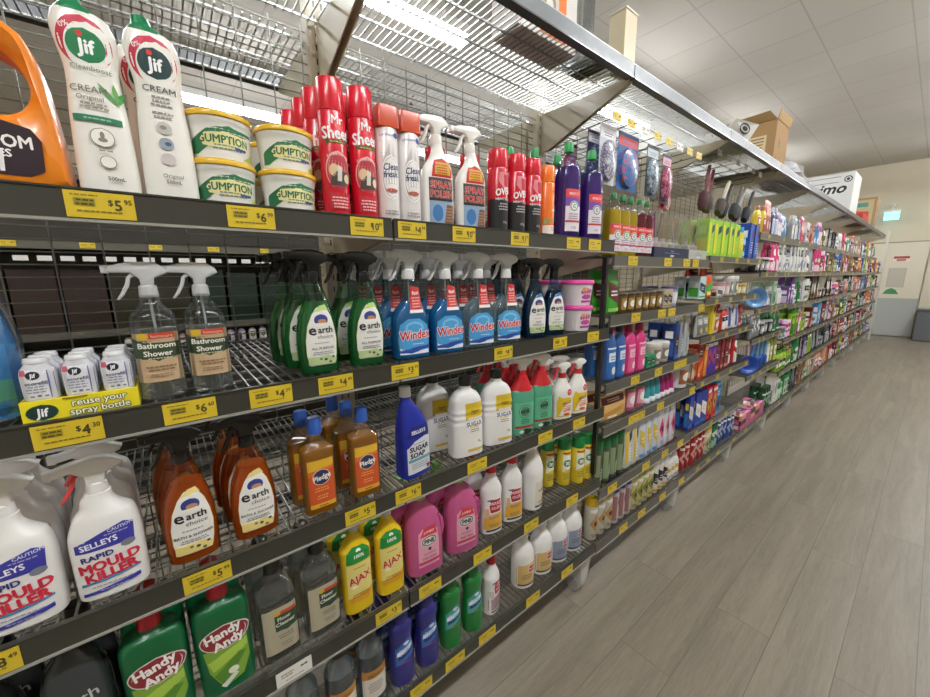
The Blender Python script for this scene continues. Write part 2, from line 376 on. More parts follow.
def p_disinfect(liq, cap, name='disinfectant_bottle', h=300, r_=41, lab1='7c4fa8'):
    r = cat(empty(name), 'bottle'); k = h/300
    P = [(0,r_*.9,r_*.85,2.6,0),(4,r_,r_*.9,2.6,0),(190*k,r_,r_*.9,2.4,0),(222*k,r_*.93,r_*.85,2.2,0),(246*k,r_*.66,r_*.62,2,0),(262*k,r_*.36,r_*.36,2,0),(278*k,r_*.31,r_*.31,2,0)]
    PL = [(z, a*.965, b*.965, n, c) for z, a, b, n, c in P if z < 230*k]
    S = body(r, P, M('eef2f4', 'cl', fac=.12), 'bottle_shell')
    mb = MB(.001); Q = smoothp(PL); Q[0] = (1.5,)+Q[0][1:]; mb.loft([ring(*q) for q in Q], M(liq, 'jl', fac=.86)); mb.build('liquid', r, True)
    screwcap(r, 270*k, r_*.37, 30*k, M(cap))
    A = [('r',-28,22*k,28,150*k,lab1),('r',-28,22*k,28,100*k,'e9dfe6'),('p',[(-28,128*k),(28,122*k),(28,152*k),(-28,152*k)],'e0484a'),('t','PINE O',0,138*k,11,'f6e6e4',0,.02,1),('e',2,100*k,17,17,'e6dcee'),('e',2,100*k,15,15,'4c7a58'),('e',2,100*k,12,12,'dfe6dc'),('t','C',2,100*k,15,'34684a',0,.04,1),('l',0,74*k,40,3,7,'8c7c94'),('r',-28,50*k,28,56*k,'c23a44'),('t','1.25L',2,34*k,10,'7c6c84',0,.01,1)]
    artwork(S, A, r); return r
def p_tray():
    r = cat(empty('refill_display_tray'), 'display box'); m = M('f0de1e', 'bd', .6); mb = MB(.001)
    mb.box(-6,0,-62,62,0,30,m); mb.box(-100,-94,-62,62,0,30,m); mb.box(-94,-6,-62,-60,0,30,m); mb.box(-94,-6,60,62,0,30,m); mb.box(-94,-6,-60,60,0,2,m); mb.build('tray', r)
    artwork(Flat(0), [('e',-42,13,16,11.5,'2c6a3c'),('e',-42,13,15,10.5,'1d3a34'),('t','Jif',-42,13,17,'ffffff',-3,.03,.85),('t','reuse your',18,21.5,14,'4c5a20',1,.09,.98),('t','reuse your',18,21.5,14,'f8f6d8',1,.02,.98),('t','spray bottle',18,8.5,14,'4c5a20',1,.09,.98),('t','spray bottle',18,8.5,14,'f8f6d8',1,.02,.98),('r',-20,27.5,6,30,'8a7a10')], r)
    return r
def p_refill():
    r = cat(empty('refill_bottle'), 'bottle')
    P = [(0,15,11,3,0),(2,17.5,14,3,0),(34,18.5,14.5,3,0),(44,17.5,14,2.6,0),(52,13,12,2.4,0),(56,12,11,2,0)]
    S = body(r, P, M('d9dbe2', 'jl', fac=.85)); screwcap(r, 54, 13, 7, M('e2e2e4'))
    artwork(S, [('p',[(-16.5,4),(17,4),(17,46),(-16.5,46)],'e4e4ea'),('r',10.5,4,17,44,'6f6fa8'),('p',[(-16,38),(-9,38),(-10,46),(-16,46)],'c86070'),('e',-3,38,7,6,'1d2c38'),('t','Jif',-3,38,8,'ffffff',0,.03,.9),('t','ecorefill',-1,27,7,'50506c',0,.015,1),('l',-2,21,22,3,4,'9a9ab0'),('r',-9,7,-5,9,'6a7488'),('r',-2,7,2,10,'6a7488'),('r',5,7,9,9,'6a7488')], r)
    return r
def p_bath():
    r = cat(empty('bathroom_spray_bottle'), 'spray bottle')
    P = [(0,28,26,3,0),(3,31,29,3,0),(10,31.5,29.5,2.6,0),(120,31.5,29.5,2.3,0),(138,29.5,28,2.1,0),(152,20,20,2,0),(160,14,14,2,0),(172,13.5,13.5,2,0)]
    S = body(r, P, M('e6eaec', 'cl', fac=.5), 'bottle_shell')
    mb = MB(.001); mb.loft([ring(z,a,b) for z,a,b in ((2,27,25),(6,30.3,28.3),(118,30.3,28.3),(119,29,27))], M('e2e4e0', 'jl', .04, .12)); mb.build('liquid', r, True)
    hm = M('e3e5e6', 'jl', fac=.7); trigger(r, 168, hm, s=.9, style='a'); diptube(r, 8, 170)
    artwork(S, [('r',-29,32,29,112,'c6aa86'),('p',[(-29,72),(0,66),(29,72),(29,96),(-29,104)],'34482c'),('t','Bathroom',0,92,12,'f1efe6',0,.025,1),('t','Shower',0,79,12,'f1efe6',0,.025,1),('l',2,70,38,1,4,'c8c4a8'),('p',[(-20,102),(-12,102),(-12,112),(-20,112)],'d8b428'),('e',-17,107,6.5,5.5,'dcb82a'),('r',-9,103,24,112,'cc4428'),('t','homecare',8,107,7,'f1d8c8',0,0,1),('l',2,56,40,2,5,'8a6c50'),('l',2,44,34,2,4,'9a8068')], r)
    return r
def p_earth(liq, liq2, head, word, leaf, trig=True):
    r = cat(empty('earth_spray_bottle'), 'spray bottle')
    P = [(0,35,22,3,0),(3,39,25,3,0),(36,41.5,26,2.6,0),(80,41,26,2.5,0),(120,35,24,2.4,1),(150,25,20,2.2,3),(172,18,17,2.1,3),(186,14,14,2,0),(194,13.5,13.5,2,0)]
    S = body(r, P, M(liq2, 'cl', fac=.2), 'bottle_shell'); Q = smoothp([p for p in P if p[0] < 160])
    mb = MB(.001); mb.loft([ring(max(2, z), a*.96, b*.96, n, c) for z, a, b, n, c in Q], M(liq, 'jl', .06, .62)); mb.build('liquid', r, True)
    trigger(r, 188, M(head, 'pl', .2), s=1.02, style='c')
    lab = [(-24,18),(26,18),(31,40),(33,70),(30,96),(24,120),(12,142),(-2,140),(-14,124),(-24,100),(-29,70),(-29,40)]
    artwork(S, [('p',[(a*1.03,b) for a,b in lab],leaf),('p',lab,'eceae4'),('p',[(-12,127),(2,141),(14,143),(20,132),(6,130)],leaf),('e',3,112,14,12,'2f3f86'),('e',5,109,9,5,'c08a5c'),('r',-14,98,20,106,'eceae4'),
        ('t','e',-16,93,30,'22222a',0,.02,1.1),('t','arth',10,92,19,'22222a',0,.02,1),('t','choice',9,78,11,'50505a',0,0,1.15),('l',2,64,40,1,4,'9a9aa0'),('t',word,2,54,7.5,'44444c',0,.01,1),('l',2,45,44,2,4,'8c8c94'),('p',[(-28,20),(27,20),(30,30),(10,40),(-10,30),(-28,38)],leaf if trig=='p' else 'b8cc96'),('e',6,30,3.4,2.8,'4a4c3c'),('e',15,24,3.2,2.6,'5c5e4c'),('e',-4,32,3,2.4,'6c6e5c'),('e',22,34,3,2.4,'4a4c3c')], r)
    return r
def p_windex(liq, fac=.66):
    r = cat(empty('glass_cleaner_bottle'), 'spray bottle')
    P = [(0,41,25,3.4,0),(3,47,29,3.4,0),(60,48,29,3,0),(100,46,28,2.8,0),(122,37,25,2.5,2),(140,25,20,2.3,5),(165,21,18,2.2,6),(186,17,16,2.1,3),(196,13.5,13.5,2,0)]
    S = body(r, P, M('e4eef2', 'cl', fac=.15), 'bottle_shell'); Q = smoothp([p for p in P if p[0] < 150])
    if liq:
        mb = MB(.001); mb.loft([ring(max(2, z), a*.965, b*.96, n, c) for z, a, b, n, c in Q], M(liq, 'jl', fac=fac)); mb.build('liquid', r, True)
    trigger(r, 192, M('dfe2e3', 'jl', fac=.82), collarmat=M('e6e8e8'), s=1.1, style='c'); diptube(r, 8, 190)
    d = '1d4aa0'
    artwork(S, [('p',[(-38,12),(38,12),(40,50),(36,82),(14,98),(-16,98),(-36,84),(-40,50)],'4aa0d8'),('p',[(-38,28),(0,16),(38,22),(38,12),(-38,12)],'e8ecf2'),('p',[(-38,24),(38,34),(38,24),(-10,14),(-38,16)],d),('e',0,76,24,16,'7cc0e6'),('e',0,76,18,10,'4aa0d8'),
        ('t','Windex',1,60,31,'f4f4f8',4,.075,.78,.1),('t','Windex',1,60,31,'cc2030',4,.03,.78,.1),('l',8,36,34,1,5,'d0dcf0')], r)
    artwork(S, [('p',[(-8,118),(26,122),(22,172),(-2,176)],'c83030'),('p',[(-10,112),(27,112),(26,120),(-9,120)],'f0ecec'),('t','fast',9,160,13,'f4e8e4',4,.03,1),('l',9,146,24,4,7,'e9b0a8')], r, 'neck_label', 2)
    return r
def p_oval(name, bodyhex, items, h=225, a=44, b=26, neckz=.84, capc=None, kind='pl', caph=24, capr=15, fac=.8, trig=None, waist=0, cat_='bottle', off=0, capkind='pl', n=2.8, sh=.72, inner=None):
    r = cat(empty(name), cat_); H = h-caph if not trig else h-62
    P = [(0,a*.88,b*.85,n,0),(3,a,b,n,0),(H*.35,a*(1-waist*.3),b,n,0),(H*.55,a*(1-waist),b,n-.2,0),(H*sh,a,b,n-.3,0),(H*(sh+neckz)/2,a*.86,b*.92,n-.4,off*.4),(H*.94,a*.42,b*.62,2.1,off),(H,capr*.9,capr*.9,2,off)]
    if kind == 'cl':
        S = body(r, P, M('e8ecee', 'cl', fac=.5), 'bottle_shell'); Q = smoothp([p for p in P if p[0] < H*.85])
        mb = MB(.001); mb.loft([ring(max(2, z), aa*.96, bb*.95, nn, c) for z, aa, bb, nn, c in Q], M(bodyhex, 'jl', fac=fac)); mb.build('liquid', r, True)
    else: S = body(r, P, M(bodyhex, kind, fac=fac))
    if trig:
        tr = empty('pivot') if False else None
        trigger(r, H-4, trig[0], trig[1] if len(trig) > 1 else None, trig[2] if len(trig) > 2 else None, s=trig[3] if len(trig) > 3 else 1, style=trig[4] if len(trig) > 4 else 'a')
    else: screwcap(r, H-2, capr, caph+2, M(capc, capkind), off)
    artwork(S, items, r); return r
def L_mould():
    return [('p',[(-36,88),(34,88),(36,118),(24,124),(-2,116),(-36,102)],'3a3a9e'),('t','SELLEYS',-8,99,13,'f0f0f4',6,.03,1),('t','CAUTION',20,117,7,'d8d8e8',6,.02,1),('l',14,109,34,1,4,'a8a8d8'),('e',26,86,9,6,'7c808c'),
        ('t','RAPID',-12,78,13,'34347c',5,.03,1.1),('t','MOULD',1,63,21,'cc2440',5,.045,1.0),('t','KILLER',1,46,21,'cc2440',5,.045,1.02),('p',[(-36,30),(36,38),(36,42),(-36,35)],'3a80a8'),('l',0,26,58,1,4,'a0a0ac'),('p',[(-36,12),(34,20),(34,27),(-30,19),(-36,19)],'34349a'),('l',2,18,44,1,3,'b8b8dc')]
def p_mould():
    r = cat(empty('mould_remover_bottle'), 'spray bottle')
    P = [(0,38,25,3,0),(4,44,29,3,0),(60,45,29,2.9,0),(110,44,28,2.8,0),(138,37,25,2.6,2),(152,25,20,2.4,0),(164,20,17,2.3,-3),(176,16,15,2,0)]
    S = body(r, P, M('eceae6', 'pl', .3)); trigger(r, 172, M('efedea'), M('d84a4c'), s=.98, style='b'); artwork(S, L_mould(), r); return r
def p_pledge():
    return p_oval('floor_polish_bottle', 'dc8c1c', [('r',-27,18,27,128,'cc5426'),('r',-27,104,27,128,'dcb030'),('p',[(-27,104),(27,112),(27,104),(-27,92)],'d8702c'),('e',0,88,19,19,'e2b89c'),('e',0,88,17,17,'23305c'),('t','Pledge',0,88,17,'f4efe6',10,.03,.85,.15),('l',0,62,34,2,6,'e2a04c'),('l',0,44,26,2,6,'e2a060'),('r',-27,18,27,28,'dca830'),('l',0,21,20,1,5,'8c4418')],
        h=218, a=35, b=24, capc='2f5cb0', kind='cl', caph=34, capr=15, fac=.55, n=4, sh=.8)
def p_sugar():
    r = cat(empty('blue_soap_bottle'), 'bottle')
    P = [(0,40,26,4,0),(3,43,29,4,0),(70,43.5,29,3.6,0),(128,43,28,3.2,0),(165,33,23,2.8,-6),(195,20,17,2.4,-14),(208,14,13,2,-17),(218,13,13,2,-17)]
    S = body(r, P, M('1f2f9c', 'pl', .3)); screwcap(r, 216, 15, 26, M('e8e8ec'), -17)
    artwork(S, [('p',[(-38,110),(38,110),(30,140),(-24,140)],'1c2478'),('t','SELLEYS',0,124,13,'f0f0f4',0,.03,1),('p',[(-36,14),(38,14),(38,104),(20,108),(-14,100),(-36,84)],'d9dbe0'),('t','SUGAR',0,80,18,'20242c',0,.045,1.05),('t','SOAP',-6,63,18,'20242c',0,.045,1.05),('l',0,92,50,1,4,'7c8088'),('r',-34,46,36,54,'6ca0ac'),('l',0,38,56,3,6,'8c9098'),('r',22,18,34,28,'8c3c68')], r)
    return r
def p_white():
    r = cat(empty('sugar_soap_bottle'), 'bottle')
    P = [(0,45,27,4,0),(3,50,30,4,0),(90,50,30,3.6,0)]+[(98+i*9,50-(2 if i % 2 else 0),30-(1.5 if i % 2 else 0),3.4,0) for i in range(6)]+[(168,46,28,3,0),(186,35,23,2.6,0),(196,20,18,2.2,0),(202,17,17,2,0),(214,17,17,2,0)]
    S = body(r, P, M('ebeae8', 'pl', .3)); screwcap(r, 208, 19, 26, M('26241f'))
    artwork(S, [('r',-14,112,42,160,'d8b828'),('t','diggers',17,136,10,'4c4420',0,.02,1),('l',17,126,30,1,4,'6c5c20'),('r',-6,20,40,118,'eceae4'),('t','SUGAR',14,98,17,'24508c',0,.03,.95),('t','SOAP',14,90,12,'d8b828',0,.02,1),('l',16,80,34,2,6,'8c8c8c'),('t','1L',30,44,12,'24503c',0,.02,1),('r',-8,16,40,24,'e0b850')], r)
    return r
GR = M('3c9a72')
def p_greenspray():
    r = p_oval('spray_cleaner_bottle', '58ac88', [('r',-34,20,34,112,'5cb48c'),('e',0,82,22,22,'1e3a2c'),('e',0,82,20,20,'a4d0b8'),('e',0,82,18,18,'4a8a68'),('t','PINE',0,82,17,'182c22',12,.04,.9),('l',0,54,34,3,6,'2c5c44'),('r',-34,26,34,34,'a43434'),('e',6,14,22,9,'1e3028'),('e',-12,14,9,6,'dce4dc')],
        h=258, a=42, b=26, kind='jl', fac=.85, trig=(M('eceae6'), M('d82c34'), M('c8242c'), 1.05, 'c'), n=3.2)
    mb = MB(.001); mb.loft([ring(z,a,b,2.4) for z,a,b in ((149,39.6,26),(153,37.8,25.4),(170,28.5,21),(186,20,18),(198,17,17))], M('c4242c')); mb.build('neck_sleeve', r, True)
    return r
def p_whiteyellow():
    return p_oval('kitchen_spray_bottle', 'eeece6', [('p',[(-32,12),(32,12),(34,66),(20,84),(0,72),(-26,90),(-33,66)],'e2be24'),('p',[(-26,16),(34,16),(34,70),(8,64),(-10,44)],'efe9e0'),('e',18,100,11,12,'c8303a'),('l',18,102,14,2,6,'f0d8d4'),('t','GREASE',6,62,14,'8c6434',10,.04,.8),('l',8,48,40,3,7,'dc6c3c'),('t','LIFTER',8,34,13,'d8582c',8,.03,.8),('e',6,20,14,5,'d85a34')],
        h=216, a=40, b=25, trig=(M('ece9e4'), M('d8404a'), M('c82830'), .95, 'c'), n=2.8, sh=.62)
def p_handy():
    r = cat(empty('green_cleaner_bottle'), 'bottle')
    P = [(0,40,26,4,0),(3,46,30,4,0),(120,47,30,3.6,0),(174,47,30,3.2,0),(192,40,27,2.6,0),(200,22,19,2.2,0),(206,17,17,2,0)]
    S = body(r, P, M('0b5e34', 'pl', .3)); screwcap(r, 204, 18, 28, M('c81e30'))
    artwork(S, [('p',[(-36,108),(36,124),(38,60),(24,26),(-10,14),(-30,60)],'7ea83a'),('p',[(-32,84),(36,104),(36,86),(-24,60)],'a8c850'),('p',[(-24,50),(20,80),(34,76),(-10,20)],'5a8a30'),('p',[(-16,22),(10,40),(16,34),(-8,14)],'e0e4d8'),('e',8,46,9,8,'e8ecd8'),
        ('p',ell(2,128,42,27),'dcd8d0'),('p',ell(2,128,40,25),'8c2830'),('t','Handy',-2,138,26,'f4f2ee',10,.04,.9),('t','Andy',6,116,26,'f4f2ee',10,.04,.92)], r)
    return r
def p_floor():
    r = cat(empty('floor_cleaner_bottle'), 'bottle')
    P = [(0,34,25,4,0),(3,38,29,4,0),(16,38.5,29,4,0),(150,38.5,29,4,0),(172,36,27,3.6,0),(188,24,20,2.6,0),(198,15,15,2,0),(206,14,14,2,0)]
    S = body(r, P, M('e4e8e6', 'cl', fac=.45), 'bottle_shell')
    mb = MB(.001); mb.loft([ring(z,a,b,4) for z,a,b in ((2,34,25),(6,37,28),(146,37,28),(147,36,27))], M('e4e4de', 'jl', .04, .1)); mb.build('liquid', r, True)
    screwcap(r, 202, 17, 34, M('1c1c1c'))
    artwork(S, [('r',-32,22,34,130,'b0a890'),('p',[(-10,78),(34,74),(34,112),(-10,112)],'2c4630'),('p',[(-10,78),(12,70),(34,78),(34,74),(-10,74)],'2c4630'),('t','Floor',8,102,12,'e4e2d8',3,.025,1),('t','Cleaner',10,90,12,'e4e2d8',3,.025,1),('e',-4,116,6,5,'d0a828'),('r',2,112,32,120,'c84428'),('l',10,60,36,2,6,'7c7460'),('l',10,40,30,2,6,'8c8470')], r)
    return r
def p_ajax():
    r = p_oval('multipurpose_cleaner_bottle', 'ecc41c', [('p',[(-30,140),(30,140),(28,168),(12,182),(-12,182),(-28,168)],'1f8a3c'),('t','100%',0,158,13,'f2f4ea',0,.03,.95),('e',0,172,6,5,'e8f0e0'),('e',0,168,5,2,'1f8a3c'),('r',-30,34,30,138,'e2d47c'),('p',[(-30,34),(30,34),(30,60),(-30,48)],'dca020'),('t','AJAX',0,98,28,'f6ecc0',10,.06,.85),('t','AJAX',0,98,28,'c22430',10,.03,.85),('l',0,54,44,2,6,'b06818'),('e',-14,78,8,4,'f0e8c8'),('l',0,126,34,1,5,'8c7c40')],
        h=242, a=36.5, b=26, capc='c6cac8', caph=26, capr=12, kind='jl', fac=.9, n=3, sh=.76, capkind='pl')
    return r
def p_pink():
    r = cat(empty('floor_wash_bottle'), 'bottle')
    P = [(0,48,30,3.4,0),(4,54,34,3.4,0),(60,55,34,3.2,0),(130,54,33,3,0),(170,47,30,2.8,-2),(198,34,25,2.5,-6),(214,20,18,2.2,-8),(222,15,15,2,-8)]
    S = body(r, P, M('d05a90', 'jl', fac=.8)); screwcap(r, 220, 18, 30, M('7cc04c'), -8)
    mb = MB(.001); mb.tube([(20,34,168),(22,47,150),(22,50,125),(20,48,100)], [6,7,7,6], M('c24e86','jl',fac=.85), 8); mb.build('handle', r, True)
    artwork(S, [('p',[(-30,28),(34,28),(34,96),(30,130),(18,142),(-16,142),(-28,130),(-30,96)],'e2a0b4'),('p',[(-24,118),(30,118),(22,144),(-12,144)],'d43c48'),('t','JUMBO',3,130,10,'f6dcdc',0,.02,1),('e',3,102,25,17,'e8e0de'),('e',3,102,23,15,'3a4c40'),('e',3,102,20,12,'dcd8d4'),('t','PINE',3,102,17,'283830',0,.05,.9),('e',4,78,5,5,'3c2c34'),('l',3,64,48,1,5,'784c5c'),('t','PINK FRESH',3,52,9,'6c3c50',0,.01,.9),('r',-30,36,34,44,'c03c58')], r)
    return r
def p_toilet(word, c1, c2, name='toilet_cleaner_bottle', bodyc='eceae8', cap='c8202c', h=240, a=37, kind='pl'):
    return p_oval(name, bodyc, [('r',-33,20,33,92,c1),('p',[(-33,20),(33,20),(33,76),(-33,60)],c2),('p',[(-16,72),(26,72),(30,92),(26,124),(-14,128),(-20,100)],'f0e8e4'),('p',[(-13,76),(23,76),(27,94),(23,120),(-11,124),(-17,100)],'b02838'),('t',word,5,108,14,'f6e8e4',0,.03,.8),('t','KILLER',5,92,13,'f6e8e4',0,.02,.8),('l',0,62,40,2,6,'7c7464'),('l',0,34,40,2,6,'8c7c5c'),('e',-16,120,8,3,'4c6c9c'),('r',-28,12,28,18,'3c3c44')],
        h=h, a=a, b=25, capc=cap, caph=30, capr=18, n=2.6, sh=.7, waist=.06, kind=kind)
def p_bigwhite():
    r = cat(empty('bleach_bottle'), 'bottle')
    P = [(0,36,32,2.2,0),(3,40,36,2.2,0),(120,41,37,2.1,0),(150,40,36,2.1,0),(185,29,27,2,0),(215,17,17,2,0),(230,13,13,2,0)]
    S = body(r, P, M('ebe9e6')); screwcap(r, 226, 14, 14, M('d8d8d6'))
    artwork(S, [('r',-32,14,34,110,'dcd4c4'),('p',[(-6,70),(34,62),(34,112),(0,112)],'c4b088'),('e',18,94,12,12,'a44048'),('p',[(-10,24),(34,20),(34,60),(10,66)],'d8b040'),('e',12,48,8,14,'6c4c3c'),('t','BLEACH',-6,76,10,'5c4c44',0,.02,.9),('r',-32,14,34,20,'34343c'),('l',-4,34,40,2,6,'8c8478')], r)
    return r
def p_bleach4(c):
    r = cat(empty('bleach_bottle'), 'bottle')
    P = [(0,38,33,2.2,0),(3,42,36,2.2,0),(80,43,37,2.1,0),(130,42,36,2.1,0),(156,31,29,2,0),(172,19,19,2,0),(184,17,17,2,0),(196,19,19,2,0),(206,16,16,2,0)]
    S = body(r, P, M('eceae8')); screwcap(r, 204, 17, 20, M('c4463c'))
    artwork(S, [('r',-38,18,38,84,c),('p',[(-38,84),(38,84),(30,104),(-30,96)],c),('p',[(2,66),(30,62),(32,92),(6,96)],'e8e0e0'),('p',[(4,68),(28,65),(30,90),(8,93)],'b43040'),('t','WHITE',17,79,9,'f0e4e4',-4,.02,.85),('l',0,56,44,3,7,'706858'),('r',-34,14,36,21,'4c4c54')], r)
    return r
def p_toiletduck(c, c2, name='toilet_gel_bottle'):
    r = cat(empty(name), 'bottle')
    P = [(0,30,26,2.4,0),(3,34,30,2.4,0),(70,35,30,2.3,0),(100,33,28,2.2,0),(128,29,26,2.2,0),(160,33,28,2.2,0),(182,33,28,2.2,0),(192,26,24,2.1,0),(194,22,22,2,0)]
    S = body(r, P, M(c, 'pl', .3))
    mb = MB(.001); mb.lathe([(192,23),(196,24),(222,22),(230,17),(232,12)], M(c, 'pl', .35)); mb.build('cap', r, True)
    artwork(S, [('p',[(-26,70),(26,92),(28,140),(4,146),(-24,120)],c2),('p',[(-22,98),(24,112),(24,124),(-20,112)],'e8ecf2'),('p',[(-20,88),(24,100),(22,108),(-18,98)],'1c2c6c'),('t','domestos',0,119,10,'e8eef6',14,.02,.8),('l',0,76,34,1,5,'c8485c'),('e',6,134,9,6,'c8dcf0')], r)
    return r
def p_brown():
    r = cat(empty('metho_bottle'), 'bottle')
    P = [(0,32,28,2.4,0),(3,36,32,2.4,0),(140,37,33,2.2,0),(168,32,29,2.1,0),(186,20,20,2,0),(198,14,14,2,0),(206,14,14,2,0)]
    S = body(r, P, M('dfe6ea', 'cl', fac=.6), 'bottle_shell')
    mb = MB(.001); mb.loft([ring(z,a,b,2.2) for z,a,b in ((2,31,27),(6,35,31),(158,35,31),(159,34,30))], M('dfe4e8', 'jl', .04, .1)); mb.build('liquid', r, True)
    screwcap(r, 202, 19, 34, M('2a1712'))
    artwork(S, [('r',-32,30,32,118,'ded6cc'),('p',[(-32,92),(32,96),(32,120),(-32,120)],'b8823c'),('t','METHO',0,104,13,'5c3418',0,.02,.9),('l',0,78,44,4,8,'90887c')], r)
    return r
def p_wrap():
    r = cat(empty('wrapped_bottle_pack'), 'bottle pack')
    P = [(0,38,30,2.6,0),(4,45,36,2.6,0),(90,46,37,2.5,0),(140,40,32,2.3,0),(180,26,22,2.1,0),(208,17,17,2,0)]
    S = body(r, P, M('2f78b8', 'jl', fac=.92)); screwcap(r, 206, 18, 30, M('8c2430'))
    artwork(S, [('p',[(-34,20),(34,20),(34,110),(-34,110)],'3c9cd8'),('p',[(0,30),(34,30),(34,60),(8,60)],'5cc0a0'),('e',-6,86,20,14,'dce8f0')], r)
    mb = MB(.001); rr = random.Random(3); R = []
    for z, k in ((1,1.06),(30,1.14),(70,1.1),(110,1.18),(150,1.24),(190,1.5),(222,1.9),(246,1.7)):
        a = S.at(z)[1]; b = S.at(z)[2]; R.append([(x*k+rr.uniform(-2,2), y*k+rr.uniform(-2.5,2.5), q+rr.uniform(-2,2)) for x,y,q in ring(z,a,b,2.4,0,20)])
    mb.loft(R, M('f4f6f8', 'cl', .1, .7), False, True); mb.build('plastic_wrap', r)
    return r
def p_bag():
    r = cat(empty('dark_refill_bottle'), 'bottle')
    P = [(0,37,28,3,0),(4,42,32,3,0),(70,43,33,2.8,0),(150,42,32,2.6,0),(195,33,27,2.4,0),(215,20,19,2.1,0),(224,16,16,2,0)]
    S = body(r, P, M('343838', 'jl', .12, .9)); screwcap(r, 220, 17, 24, M('1a1a1a'))
    artwork(S, [('t','e',-20,142,40,'b8bab4',6,.03,1),('t','arth',8,144,26,'b8bab4',6,.01,1),('l',8,128,34,1,5,'70726c')], r); return r
# ================================================================== the setting
def struct(mb, name, smooth=False): return tag(mb.build(name, None, smooth), kind='structure')
XL, XR, YB, YE, ZC = -9.0, 2.35, -3.2, 12.6, 3.7
def floor_mat():
    m, N, L, b = nodes('vinyl_planks'); tc = N.new('ShaderNodeTexCoord'); mp = N.new('ShaderNodeMapping'); mp.inputs['Rotation'].default_value = (0, 0, PI/2)
    L.new(tc.outputs['Object'], mp.inputs['Vector'])
    br = N.new('ShaderNodeTexBrick'); br.offset = .37; br.inputs['Scale'].default_value = 1; br.inputs['Brick Width'].default_value = 1.22; br.inputs['Row Height'].default_value = .18
    br.inputs['Mortar Size'].default_value = .0016; br.inputs['Mortar Smooth'].default_value = .3; br.inputs['Bias'].default_value = 0
    br.inputs['Color1'].default_value = lin('8f8678'); br.inputs['Color2'].default_value = lin('877e70'); br.inputs['Mortar'].default_value = lin('70685c')
    L.new(mp.outputs['Vector'], br.inputs['Vector'])
    mp2 = N.new('ShaderNodeMapping'); mp2.inputs['Scale'].default_value = (11, .7, 1); L.new(tc.outputs['Object'], mp2.inputs['Vector'])
    # shift the grain from board to board
    ad = N.new('ShaderNodeVectorMath'); ad.operation = 'MULTIPLY_ADD'; ad.inputs[1].default_value = (40, 40, 40); L.new(br.outputs['Color'], ad.inputs[0]); L.new(mp2.outputs['Vector'], ad.inputs[2])
    n1 = N.new('ShaderNodeTexNoise'); n1.inputs['Scale'].default_value = 1.6; n1.inputs['Detail'].default_value = 7; n1.inputs['Roughness'].default_value = .62; n1.inputs['Distortion'].default_value = .7
    L.new(ad.outputs[0], n1.inputs['Vector'])
    cr = N.new('ShaderNodeValToRGB'); cr.color_ramp.elements[0].position = .3; cr.color_ramp.elements[0].color = (.5,.48,.45,1); cr.color_ramp.elements[1].position = .7; cr.color_ramp.elements[1].color = (1.25,1.24,1.22,1)
    n2 = N.new('ShaderNodeTexNoise'); n2.inputs['Scale'].default_value = 9; n2.inputs['Detail'].default_value = 6; n2.inputs['Roughness'].default_value = .7; n2.inputs['Distortion'].default_value = 2.0
    L.new(ad.outputs[0], n2.inputs['Vector']); mm = N.new('ShaderNodeMath'); mm.operation = 'MULTIPLY_ADD'; mm.inputs[1].default_value = .45; L.new(n2.outputs['Fac'], mm.inputs[0])
    m3 = N.new('ShaderNodeMath'); m3.operation = 'MULTIPLY'; m3.inputs[1].default_value = .6; L.new(n1.outputs['Fac'], m3.inputs[0]); L.new(m3.outputs[0], mm.inputs[2])
    L.new(mm.outputs[0], cr.inputs['Fac'])
    mx = N.new('ShaderNodeMixRGB'); mx.blend_type = 'MULTIPLY'; mx.inputs['Fac'].default_value = .8; L.new(br.outputs['Color'], mx.inputs[1]); L.new(cr.outputs['Color'], mx.inputs[2])
    L.new(mx.outputs[0], b.inputs['Base Color']); b.inputs['Roughness'].default_value = .42
    bp = N.new('ShaderNodeBump'); bp.inputs['Strength'].default_value = .08; bp.inputs['Distance'].default_value = .01; L.new(n1.outputs['Fac'], bp.inputs['Height']); L.new(bp.outputs[0], b.inputs['Normal'])
    return m
def ceil_mat():
    m, N, L, b = nodes('ceiling_tiles'); tc = N.new('ShaderNodeTexCoord'); mp = N.new('ShaderNodeMapping'); mp.inputs['Location'].default_value = (.33+.0, -4.0, 0)
    L.new(tc.outputs['Object'], mp.inputs['Vector'])
    br = N.new('ShaderNodeTexBrick'); br.offset = 0; br.inputs['Scale'].default_value = 1; br.inputs['Brick Width'].default_value = .6; br.inputs['Row Height'].default_value = .6
    br.inputs['Mortar Size'].default_value = .008; br.inputs['Mortar Smooth'].default_value = .5
    for k, h in (('Color1', 'c6c1b8'), ('Color2', 'c2bdb4'), ('Mortar', 'aeaaa2')): br.inputs[k].default_value = lin(h)
    L.new(mp.outputs['Vector'], br.inputs['Vector']); L.new(br.outputs['Color'], b.inputs['Base Color']); b.inputs['Roughness'].default_value = .9
    return m
def wall_mat(h):
    m, N, L, b = nodes('painted_wall_'+h); tc = N.new('ShaderNodeTexCoord'); no = N.new('ShaderNodeTexNoise'); no.inputs['Scale'].default_value = 3; no.inputs['Detail'].default_value = 4
    mx = N.new('ShaderNodeMixRGB'); c = lin(h); mx.inputs[1].default_value = c; mx.inputs[2].default_value = tuple(x*.92 for x in c[:3])+(1,)
    L.new(tc.outputs['Object'], no.inputs['Vector']); L.new(no.outputs['Fac'], mx.inputs['Fac']); L.new(mx.outputs[0], b.inputs['Base Color']); b.inputs['Roughness'].default_value = .7
    return m
mb = MB(); mb.box(XL, XR, YB, YE, -.1, 0, floor_mat()); struct(mb, 'floor')
mb = MB(); mb.box(XL, XR, YB, YE, ZC, ZC+.1, ceil_mat()); struct(mb, 'ceiling')
wm = wall_mat('d9cfb8')
